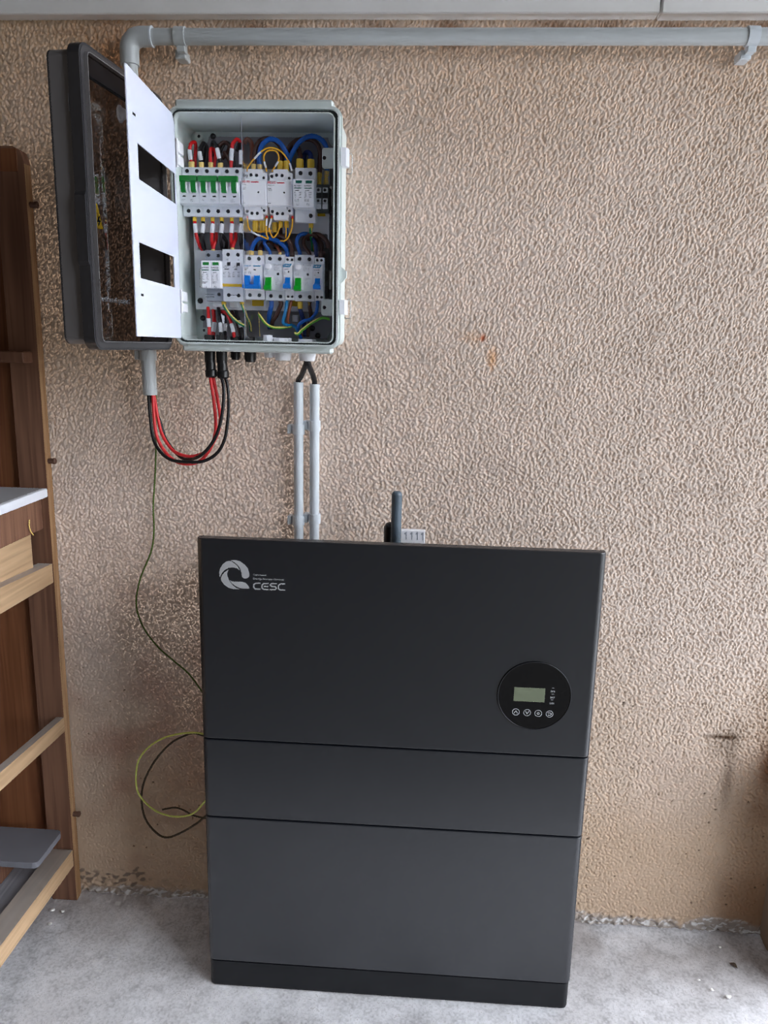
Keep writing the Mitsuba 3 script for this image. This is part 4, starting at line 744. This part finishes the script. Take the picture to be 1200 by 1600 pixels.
# lower row, upper side
wire('wire', 'thick blue wire arching from the blue-lever breaker to the first narrow breaker', [(392.8, 403, .060), (393, 391.5, .060), (394.5, 386, .062), (400, 376, .066), (410, 371, .068), (424, 372.5, .068), (436, 378, .066), (445, 386, .064), (448.4, 393, .060), (448.6, 401, .060)], Rb*0.95, M_BLUW, (), ((0, 1, .0043, M_YELT), (8, 9, .0027, M_YEL)))
wire('wire', 'thinner blue wire curling into the left terminal of the first green-lever breaker', [(422, 402, .060), (421.8, 394.5, .060), (419, 389, .060), (413.5, 381, .062), (414.5, 374.5, .060), (423, 373.5, .056), (434, 380, .048)], 0.0031, M_BLUW, (), ((0, 1, .0028, M_YELT),))
wire('wire', 'brown wire into the right terminal of the blue-lever breaker', [(407, 403, .060), (406.8, 392, .060), (408, 386, .054), (413, 378, .046), (421, 376, .04), (430, 384, .036)], Rb*0.9, M_BRN, (), ((0, 1, .0044, M_YELT),))
wire('wire', 'brown wire arching in front from the relays down to the first narrow breaker', [(428, 376, .050), (435, 370, .060), (444, 371, .066), (452, 378, .066), (456, 388, .062), (456.4, 394, .060), (456.5, 401, .060)], Rb*0.95, M_BRN, (), ((5, 6, .0027, M_YEL),))
wire('wire', 'thin brown wire into the right terminal of the first green-lever breaker', [(438, 402, .060), (437.6, 395, .060), (434.5, 388, .054), (430, 382, .044)], 0.0028, M_ORB, (), ((0, 1, .0028, M_YELT),))
wire('wire', 'blue wire arching left from the second green-lever breaker', [(468.6, 402, .060), (468.4, 395, .060), (466, 388, .062), (463.6, 379, .064), (466.5, 369.5, .064), (475, 365, .060), (484, 366, .05)], 0.0034, M_BLUW, (), ((0, 1, .0028, M_YELT),))
wire('wire', 'brown wire looping inside the blue arch over the second green-lever breaker', [(483.8, 403, .060), (483.6, 396, .060), (479, 390, .056), (474, 380, .056), (477, 370, .056), (488, 366.5, .056), (496, 371, .052)], 0.0034, M_BRN, (), ((0, 1, .0028, M_YEL),))
wire('wire', 'dark blue wire dropping into the left terminal of the second narrow breaker', [(488, 371, .050), (491.5, 378, .056), (493.6, 388, .060), (493.8, 395, .062), (494, 402, .062)], 0.0034, M_NAVY, (), ((3, 4, .0029, M_YEL),))
wire('wire', 'thick dark brown wire bulging far right above the second narrow breaker', [(480, 374, .044), (487, 367.5, .048), (498, 367, .050), (508, 374, .050), (513, 384, .05), (511, 394, .05), (503.5, 396, .056), (501.4, 397, .060), (501.6, 403, .062)], Rb, M_BRN, (), ((7, 8, .0029, M_YEL),))
wire('wire', 'dark brown wire behind the bulging one at the right of the lower row', [(484, 376, .036), (490, 372, .036), (499, 376, .036), (503, 388, .036), (500, 402, .036)], Rb, M_BRN)
# lower row, lower side
wire('earth_wire', 'green and yellow earth wire from the white-cartridge surge protector', [(349.2, 466, .058), (350.2, 476, .060), (353, 482, .062), (360.5, 493, .066), (372, 503.5, .070), (383.5, 509.5, .072)], 0.0030, M_GRNW, (), ((0, 1, .0042, M_YELB),), (1, M_STRY), 'wire')
wire('earth_wire', 'green and yellow earth wire from the yellow-banded surge protector into the clear cover', [(378, 466, .060), (378.6, 475.5, .062), (380.5, 482, .064), (386, 496, .064), (390.5, 507, .062), (391.5, 518, .058)], 0.0028, M_GRNW, (), ((0, 1, .0040, M_YELB),), (1, M_STRY), 'wire')
wire('earth_wire', 'bright green and yellow wire end lying left across the bottom of the box', [(404.5, 491, .060), (408, 496, .062), (416.5, 506.5, .064), (427, 511.3, .064), (440, 511.8, .060), (455, 510, .050)], 0.0026, M_LGRN, (), (), (1, M_STRY), 'wire')
wire('earth_wire', 'bright green and yellow wire rising right across the bottom of the box', [(461, 520.5, .072), (466, 521.5, .074), (473, 515, .074), (487, 504.5, .072), (499, 498, .068), (506.5, 496.6, .060), (514, 498.5, .050)], 0.0026, M_LGRN, (), (), (-1, M_STRY), 'wire')
wire('wire', 'blue wire from the left lower terminal of the first green-lever breaker', [(424.2, 466, .060), (424, 477.5, .060), (423, 482, .060), (420.6, 493, .056), (420.4, 501, .048), (421, 512, .03)], 0.0042, M_BLUW, (), ((0, 1, .0040, M_YEL),))
wire('wire', 'dark brown wire from the right lower terminal of the first green-lever breaker', [(439, 466, .060), (438.8, 476.5, .060), (436.5, 482, .060), (431, 494, .056), (426, 502, .050), (424, 512, .03)], 0.0040, M_BRN, (), ((0, 1, .0037, M_YEL),))
wire('wire', 'light blue wire dropping from the first narrow breaker', [(448.6, 466, .060), (447.6, 476, .064), (445.5, 489, .068), (442, 503, .068), (447, 507.5, .062), (456, 508, .05), (464, 514, .05), (470, 528, .05)], 0.0029, M_LBLU)
wire('wire', 'copper brown wire dropping from the first narrow breaker', [(456, 466, .058), (453.5, 477, .060), (450.8, 490, .062), (449.6, 502, .060), (454, 508, .05), (464, 512, .044), (472, 526, .044)], 0.0028, M_ORB)
wire('wire', 'dark blue wire from the left lower terminal of the second green-lever breaker', [(469, 468, .060), (469, 482.5, .060), (471, 490, .058), (474, 500, .050), (475.5, 510, .04), (477, 526, .04)], 0.0040, M_NAVY, (), ((0, 1, .0046, M_YEL),))
wire('wire', 'dark brown wire from the right lower terminal of the second green-lever breaker', [(484, 468, .060), (483.6, 477, .060), (484.5, 484, .058), (486, 496, .048), (483, 510, .04), (480, 526, .04)], 0.0036, M_BRN, (), ((0, 1, .0035, M_YEL),))
wire('wire', 'blue wire swinging down from the second narrow breaker to the bottom gland', [(496.5, 466, .064), (496.2, 476, .066), (494, 488, .070), (486, 498, .072), (474, 502, .072), (467, 508, .070), (466, 516, .064), (471, 530, .055)], 0.0030, M_BLUW)
tbk = solo('connector_block', dbox(X(457, 495, .03), X(466, 495, .03), 0.022, 0.034, Z(460, 503, .03), Z(460, 492, .03), 0.001), M_PLATE, 'small pale connector block at the back between the lower blue and brown wires', 'connector')
# DC leads at the bottom left
wire('wire', 'bright red sleeved lead at the far left of the box bottom', [(325, 480, .050), (325.6, 494, .056), (325.8, 498, .058), (326.8, 511, .060), (327, 519, .060), (327.5, 530, .060)], Rw, M_RED, ((2, 3),))
wire('wire', 'dark red lead with a grey sleeve second from left at the box bottom', [(333, 480, .036), (334.5, 498, .04), (335, 504, .042), (333.4, 519, .046), (333, 530, .05)], Rw*1.15, M_RED, ((2, 3),))
wire('wire', 'black lead with a white marked sleeve at the box bottom', [(341, 480, .040), (343.5, 496, .054), (344.3, 504.5, .058), (345, 519, .060), (346, 531, .060)], Rw, M_BLKW, ((2, 3),))
wire('wire', 'red lead bending right into a slanted sleeve at the box bottom', [(345.5, 487, .036), (352, 488.5, .050), (357, 495, .060), (361.5, 506, .064), (364.8, 519, .066), (367, 532, .062)], Rw, M_RED, ((3, 4),))
wire('wire', 'black lead with a grey sleeve behind the slanted red one', [(349, 484, .030), (351, 496, .034), (352, 506, .038), (351.5, 518, .042), (352, 531, .05)], Rw, M_BLKW, ((2, 3),))
wire('wire', 'black lead right of the slanted red one at the box bottom', [(368, 484, .036), (373, 500, .044), (377, 514, .05), (379, 531, .055)], Rw, M_BLKW, ((1.2, 1.9),))
wire('wire', 'short dark red lead right of the slanted red one at the box bottom', [(362, 486, .030), (369, 502, .036), (374, 518, .044), (375, 531, .05)], Rw*0.9, M_BRN)
solo('paper_tag', hull([at(345, 490, .062), at(351, 494, .062), at(350.5, 505, .062), at(348, 505.5, .062), at(345, 490, .0612), at(351, 494, .0612), at(350.5, 505, .0612), at(348, 505.5, .0612)]), M_SLEEVE, 'loose white tag sticking up between the leads at the box bottom', 'tag')

# ------------------------------------------------------------------ glands and connectors through the box floor
ZF = oz0+0.006
def gland(px, r, zlow_py, nut_py, d, lab, nut_r=None):
    k = thing('cable_gland', lab, 'cable gland'); x = X(px, 545, d); zl = Z(px, zlow_py, d); zn = Z(px, nut_py, d); nr = nut_r or r
    put(k, 'body', lathe((x, -d, ZF+0.001), (0, 0, -1), [(r, 0), (r, 0.006), (r*0.97, (ZF-zl)*0.6), (r*0.86, (ZF-zl)*0.95), (r*0.78, ZF-zl)], 28), M_WHITE, 40)
    put(k, 'lock_nut', frame(ext(Polygon([(nr*math.cos(t), nr*math.sin(t)) for t in np.arange(6)*math.pi/3+0.3]), max(zn-iz0, 0.003)), (x, -d, iz0), (1, 0, 0), (0, 1, 0), (0, 0, 1)), M_WHITE)
    return k
gland(421, 0.0105, 559.5, 527, 0.072, 'smallest white cable gland, left of the other two under the box')
gland(442, 0.0165, 564, 528, 0.074, 'middle wide white cable gland under the box')
gland(480, 0.0165, 565, 530, 0.074, 'white cable gland under the box above the two conduits with black cables in it')
q = at(418.5, 527, 0.066); solo('blanking_plug', lathe((q[0], -0.066, iz0), (0, 0, 1), [(0.0085, 0), (0.0085, Z(418, 523.5, .066)-iz0)], 20), M_WHITE, 'white round plug end standing on the box floor', 'plug', 40)
for px, px2, zpy, d, lab in ((328, 330.5, 590, 0.075, 'left one of the two long black solar connectors under the box'), (346.6, 349.2, 592, 0.075, 'right one of the two long black solar connectors under the box')):
    k = thing('solar_connector', lab, 'connector'); x = X(px, 555, d); x2 = X(px2, 590, d); z2 = Z(px, zpy, d); zm = Z(px, 570, d); L_ = ZF-z2
    put(k, 'panel_socket', lathe((x, -d, ZF), (0, 0, -1), [(0.0108, 0), (0.0108, 0.003), (0.0098, 0.0035), (0.0098, L_*0.45), (0.0084, L_*0.5)], 16), M_BLACK, 30)
    put(k, 'plug', lathe((x, -d, ZF-L_*0.48), (x2-x, 0, -(L_*0.52)), [(0.0088, 0), (0.0088, L_*0.06), (0.0094, L_*0.10), (0.0094, L_*0.28), (0.0108, L_*0.31), (0.0110, L_*0.47), (0.0096, L_*0.50), (0.006, L_*0.52)], 14), M_BLACK, 30)
    for s in (-1, 1): put(k, 'clip_arm', dbox(x+s*0.0086-0.0012, x+s*0.0086+0.0012, d-0.002, d+0.0025, ZF-L_*0.55, ZF-L_*0.12, 0.0005), M_BLACK)
    put(k, 'lock_nut', cyl((x, -d, iz0), (x, -d, iz0+0.009), 0.0095, 8), M_BLACK)
for px, zpy, r, d, lab in ((368, 562.5, 0.0078, 0.058, 'short unused black solar connector, left of two, under the box'), (391, 566, 0.0095, 0.068, 'short unused black solar connector, right of two, under the box')):
    k = thing('solar_connector', lab, 'connector'); x = X(px, 552, d); z2 = Z(px, zpy, d)
    put(k, 'panel_socket', lathe((x, -d, ZF), (0, 0, -1), [(r*1.2, 0), (r*1.2, 0.003), (r, 0.0035), (r, ZF-z2-0.001), (r*0.8, ZF-z2)], 14), M_BLACK, 30)
    put(k, 'side_rib', cat([dbox(x+s*r-0.001, x+s*r+0.001, d-0.003, d+0.003, z2+0.004, ZF-0.003, 0.0004) for s in (-1, 1)]), M_BLACK)
    put(k, 'lock_nut', cyl((x, -d, iz0), (x, -d, iz0+0.007), 0.009, 8), M_BLACK)
# solar cables from the pipe drop to the connectors
RC = 0.0031
cab = [('outer black solar cable hanging lowest in the loop under the box', M_BLKW, [(231.4, 606, .0397), (232.5, 622, .040), (234.5, 650, .046), (239, 683, .056), (249, 704, .066), (266, 718, .073), (290, 721.5, .076), (316, 721, .077), (338, 709, .078), (351, 686, .078), (356.5, 650, .078), (357, 620, .078), (355, 600, .076), (352.4, 591, .0745)]),
    ('inner black solar cable crossing behind the red ones under the box', M_BLKW, [(232.0, 606, .0323), (237, 625, .026), (246, 648, .023), (252, 665, .025), (258, 684, .029), (269, 701, .035), (284, 715.5, .042), (300, 717.5, .059), (318, 708, .081), (334, 688, .084), (344, 662, .086), (349, 630, .086), (349.5, 605, .084), (346.4, 591, .080)]),
    ('red solar cable on the left of the loop under the box', M_PRED, [(237.6, 606, .0400), (239, 622, .043), (240.5, 650, .047), (244.5, 680, .050), (255, 702, .054), (271, 718.5, .060), (290, 725, .065), (312, 720.5, .065), (330, 698, .066), (337, 668, .072), (334.5, 630, .077), (331, 605, .078), (328.8, 590, .0785)]),
    ('paler red solar cable on the inside of the loop under the box', M_PRED, [(238.0, 606, .0323), (241.5, 622, .033), (246, 650, .036), (254, 680, .040), (269, 702.5, .047), (286, 711.5, .051), (304, 712.5, .048), (324, 703, .050), (339, 680, .056), (344, 655, .062), (340, 625, .068), (336, 603, .071), (333.6, 590, .0720)])]
for lab, m, pts in cab: wire('solar_cable', lab, pts, RC, m, cat_='cable', n=10, seg=12)
for (px, y0, _), lab, sx in zip(CO, ('left', 'right'), (-1, 1)):
    x = 0.5*(X(px, y0, CD)+X(px, 840, CD))
    wire('power_cable', f'black cable from the white gland down into the {lab} conduit', [(480+sx*0.8, 556, .073), (480+sx*1.0, 566, .072), (480+sx*3.5, 573, .062), (480+sx*9.5, 588, .034), ((x, -0.0205, Z(px, y0, CD)+0.002),), ((x, -CD, Z(px, y0+20, CD)),)], 0.0052, M_BLKW, cat_='cable')
# earth wire down the wall, loop behind the cabinet
wire('earth_cable', 'thin dark green earth cable trailing down the wall from the solar pipe to the cabinet', [(243.6, 612, .0268), (243.4, 640, .013), (243.5, 700, .010), (242.5, 740, .008), (239.5, 790, .007), (240.5, 830, .007), (236, 862, .007), (219, 905, .008), (213, 945, .009), (224, 980, .010), (246, 1010, .012), (272, 1033, .016), (296, 1054, .024), (318, 1084, .040), (325, 1094, .05), ((bx0+0.003, -0.058, Z(326, 1112, .058)),)], 0.0017, M_OLIV, cat_='cable', n=12)
wire('earth_cable', 'lime coloured cable loop beside the lower left edge of the cabinet', [((bx0+0.003, -0.070, Z(326, 1153, .070)),), (326, 1149, .062), (308, 1145, .06), (285, 1146, .058), (256, 1153, .054), (232, 1168, .05), (216, 1190, .048), (212.5, 1222, .048), (219, 1244, .05), (240, 1265, .054), (266, 1275, .058), (290, 1275, .062), (306, 1268, .064), (326, 1246, .066), ((bx0+0.003, -0.072, Z(326, 1215, .072)),)], 0.0019, M_LIME, cat_='cable', n=12)
wire('earth_cable', 'dark olive cable loop hanging lowest beside the lower left edge of the cabinet', [((bx0+0.003, -0.060, Z(326, 1166, .060)),), (326, 1153, .050), (305, 1146, .046), (290, 1149, .040), (265, 1163, .034), (240, 1192, .030), (224, 1225, .028), (221.5, 1255, .028), (228, 1281, .030), (245, 1302, .034), (262, 1308.5, .038), (285, 1300, .042), (308, 1286, .046), (326, 1272, .050), ((bx0+0.003, -0.058, Z(326, 1256, .058)),)], 0.0022, M_OLIVD, cat_='cable', n=12)
wire('earth_cable', 'short dark cable end poking out above the cable loops at the cabinet edge', [(254, 1265, .03), (272, 1262, .034), (286, 1265.5, .034), (302, 1274, .035), (326, 1280, .036), ((bx0+0.003, -0.038, Z(326, 1288, .038)),)], 0.0019, M_OLIVD, cat_='cable')

# ------------------------------------------------------------------ old wooden furniture on the left
fur = thing('wooden_sideboard', 'old brown wooden cupboard frame with a white worktop against the wall at the left edge', 'cupboard')
XR, DB = -0.768, 0.027
zt = Z(15, 228, DB)
stile = Polygon([(XR-0.057, 0), (XR, 0), (XR, zt-0.025), (XR-0.006, zt-0.008), (XR-0.02, zt), (XR-0.057, zt)])
put(fur, 'back_stile', yprism(stile, 0.004, DB), M_WOODZ)
put(fur, 'stile_edge', dbox(XR-0.0002, XR+0.0008, 0.0045, DB-0.0005, 0.0, zt-0.03, 0.0003), M_EDGE)
put(fur, 'back_panel', dbox(-1.30, XR-0.064, 0.004, 0.013, 0.01, zt-0.002, 0.001), M_WOODR)
zj = Z(15, 268, DB); put(fur, 'top_rail', dbox(-1.30, XR-0.012, 0.012, DB+0.0012, zj, zt-0.004, 0.001), M_WOODR)
for py, px in ((320, 32), (720, 73), (1271, 113)):
    z = Z(px+2, py, DB*0.5); put(fur, 'hinge_pin', lathe((XR-0.002, -DB*0.55, z), (1, 0, 0), [(0.0055, 0), (0.0055, 0.012), (0.0062, 0.0125), (0.0062, 0.0165), (0.004, 0.018)], 14), M_RUSTY, 40)
zs0, zs1 = Z(30, 567, 0.06), Z(30, 549, 0.06)
put(fur, 'upper_shelf', dbox(-1.30, X(37, 558, 0.06), 0.012, 0.062, zs0, zs1, 0.002), M_WOODZ)
put(fur, 'worktop', cat([yprism(rrect(-1.32, XR+0.0045, 0.9395, 0.9575, 0.003), 0.036, 0.62)]), M_STONE, 30, 'white worktop slab')
put(fur, 'worktop_dust', dbox(-1.315, XR-0.004, 0.038, 0.618, 0.9574, 0.9580, 0.0002), M_STONED, False, 'dusty grey top surface')
put(fur, 'apron', dbox(XR-0.032, XR-0.012, 0.030, 0.60, 0.872, 0.939, 0.002), M_WOODZ)
put(fur, 'side_panel', dbox(XR-0.040, XR-0.020, 0.065, 0.60, 0.795, 0.8725, 0.002), M_WOODY)
put(fur, 'rail', hull([(x, -d, z) for x in (XR-0.030, XR) for d, z0, z1 in ((0.029, 0.758, 0.7985), (0.62, 0.766, 0.828)) for z in (z0, z1)]), M_WOODY)
put(fur, 'rail', hull([(x, -d, z) for x in (XR-0.016, XR+0.0005) for d, z0, z1 in ((0.004, 0.419, 0.452), (0.62, 0.455, 0.492)) for z in (z0, z1)]), M_WOODY)
put(fur, 'rail', hull([(x, -d, z) for x in (XR-0.046, XR) for d, z0, z1 in ((0.030, 0.092, 0.132), (0.62, 0.106, 0.150)) for z in (z0, z1)]), M_WOODY)
put(fur, 'front_leg', dbox(XR-0.046, XR, 0.62, 0.665, 0.0, 0.939, 0.002), M_WOODZ)
put(fur, 'bottom_shelf', dbox(XR-0.19, XR-0.052, 0.06, 0.62, 0.108, 0.126, 0.0015), M_GREYW)
put(fur, 'bottom_shelf', dbox(XR-0.36, XR-0.195, 0.06, 0.62, 0.106, 0.124, 0.0015), M_GREYW)
q = onx(97, 1297, XR-0.045)
sb = rrect(-1.28, XR-0.012, -0.157, -0.045, 0.012, 6)
solo('grey_board', frame(ext(sb, 0.013), (0, 0, 0.1785), (1, 0, 0), (0, 1, 0), (0, 0, 1)), M_SLAB, 'dark grey board with a rounded corner lying on the bottom shelf of the wooden cupboard', 'board', 30)
bt = solo('batten', dbox(XR-0.20, XR-0.10, 0.062, 0.145, 0.1262, 0.1783, 0.002), M_WOODZ, 'short brown batten under the dark grey board at the bottom left', 'batten')

pt = [onx(a, b, XR-0.008) for a, b in ((46, 812), (45.5, 820), (47.5, 829), (52, 836))]
solo('string', tube(spline(pt, 6), 0.0011, 8), M_YELT, 'short curl of pale string hanging under the white worktop', 'string', True)

# ------------------------------------------------------------------ crumbs and a leaf on the floor
def crumb(px, py, r, seed, lab):
    v = EYE; w = FWD + RIGHT*(px-600)/FPX + DOWN*(py-800)/FPX; p = EYE + w*((0.003-EYE[2])/w[2])
    m = trimesh.creation.icosphere(subdivisions=2, radius=1.0); n_ = meshkit.noise(m.vertices*1.7+seed*3.1, seed)
    m.vertices = m.vertices*(0.6+0.8*n_)[:, None]*A([r, r*0.8, r*0.5]) + p
    solo('plaster_crumb', m, M_CRUMB, lab, 'crumb', False)
crumb(82, 1421.5, 0.0052, 1, 'largest white plaster crumb on the floor at the foot of the wooden upright')
crumb(98, 1424, 0.0040, 2, 'second white plaster crumb right of the largest at the foot of the wooden upright')
crumb(78.5, 1443, 0.0038, 3, 'white plaster crumb alone on the floor below the pair by the wooden upright')
crumb(1138, 1557, 0.0050, 4, 'largest white crumb on the floor at the lower right')
crumb(1112.5, 1546.5, 0.0036, 5, 'white crumb just left of the largest one at the lower right')
crumb(1125, 1480, 0.0030, 6, 'small white crumb near the right end of the wall foot')
crumb(1092, 1531, 0.0026, 7, 'tiny white crumb left of the others at the lower right')
w = FWD + RIGHT*(1147-600)/FPX + DOWN*(1507-800)/FPX; p = EYE + w*((0.003-EYE[2])/w[2])
t = np.linspace(0, 1, 9); lf = [(0.016*s, 0.0045*math.sin(math.pi*s)*sg) for sg in (1, -1) for s in t]
lv = trimesh.creation.extrude_polygon(Polygon([(0.016*s, 0.0045*math.sin(math.pi*s)) for s in t]+[(0.016*s, -0.0045*math.sin(math.pi*s)) for s in t[::-1]]).buffer(0.0004), 0.0006); lv = lv.subdivide().subdivide()
lv.vertices[:, 2] += 0.0022*np.abs(lv.vertices[:, 1]/0.0045)**2
solo('dry_leaf', frame(lv, p+A([-0.006, 0.006, -0.002]), (0.64, -0.77, 0), (0.77, 0.64, 0), (0, 0, 1)), M_LEAF, 'small curled brown leaf on the floor near the right corner', 'leaf')


# ------------------------------------------------------------------ groups of alike things
GROUPS = {'wire': 'wires inside the electrical box', 'circuit breaker': 'breakers on the rails of the electrical box', 'surge protector': 'surge protectors on the rails of the electrical box',
    'relay': 'white relays in the upper row', 'pipe clip': 'clips holding the pipes to the wall', 'conduit': 'pale conduits under the electrical box', 'cable gland': 'cable glands',
    'connector': 'connectors at the foot of the electrical box', 'marker sleeve': 'white marker sleeves between the rows', 'end stop': 'black rail end stops', 'crumb': 'white crumbs on the floor'}
for k, v in labels.items():
    c = v.get('category')
    if c in GROUPS and v.get('kind') != 'structure': v['group'] = GROUPS[c]
    if c == 'terminal block' and 'narrow' in v['label']: v['group'] = 'narrow terminal blocks in the upper row'
    if c == 'cable': v['group'] = 'solar cables in the loop under the box' if k.startswith('solar') else 'black cables into the conduits' if k.startswith('power') else 'thin earth cables by the cabinet'
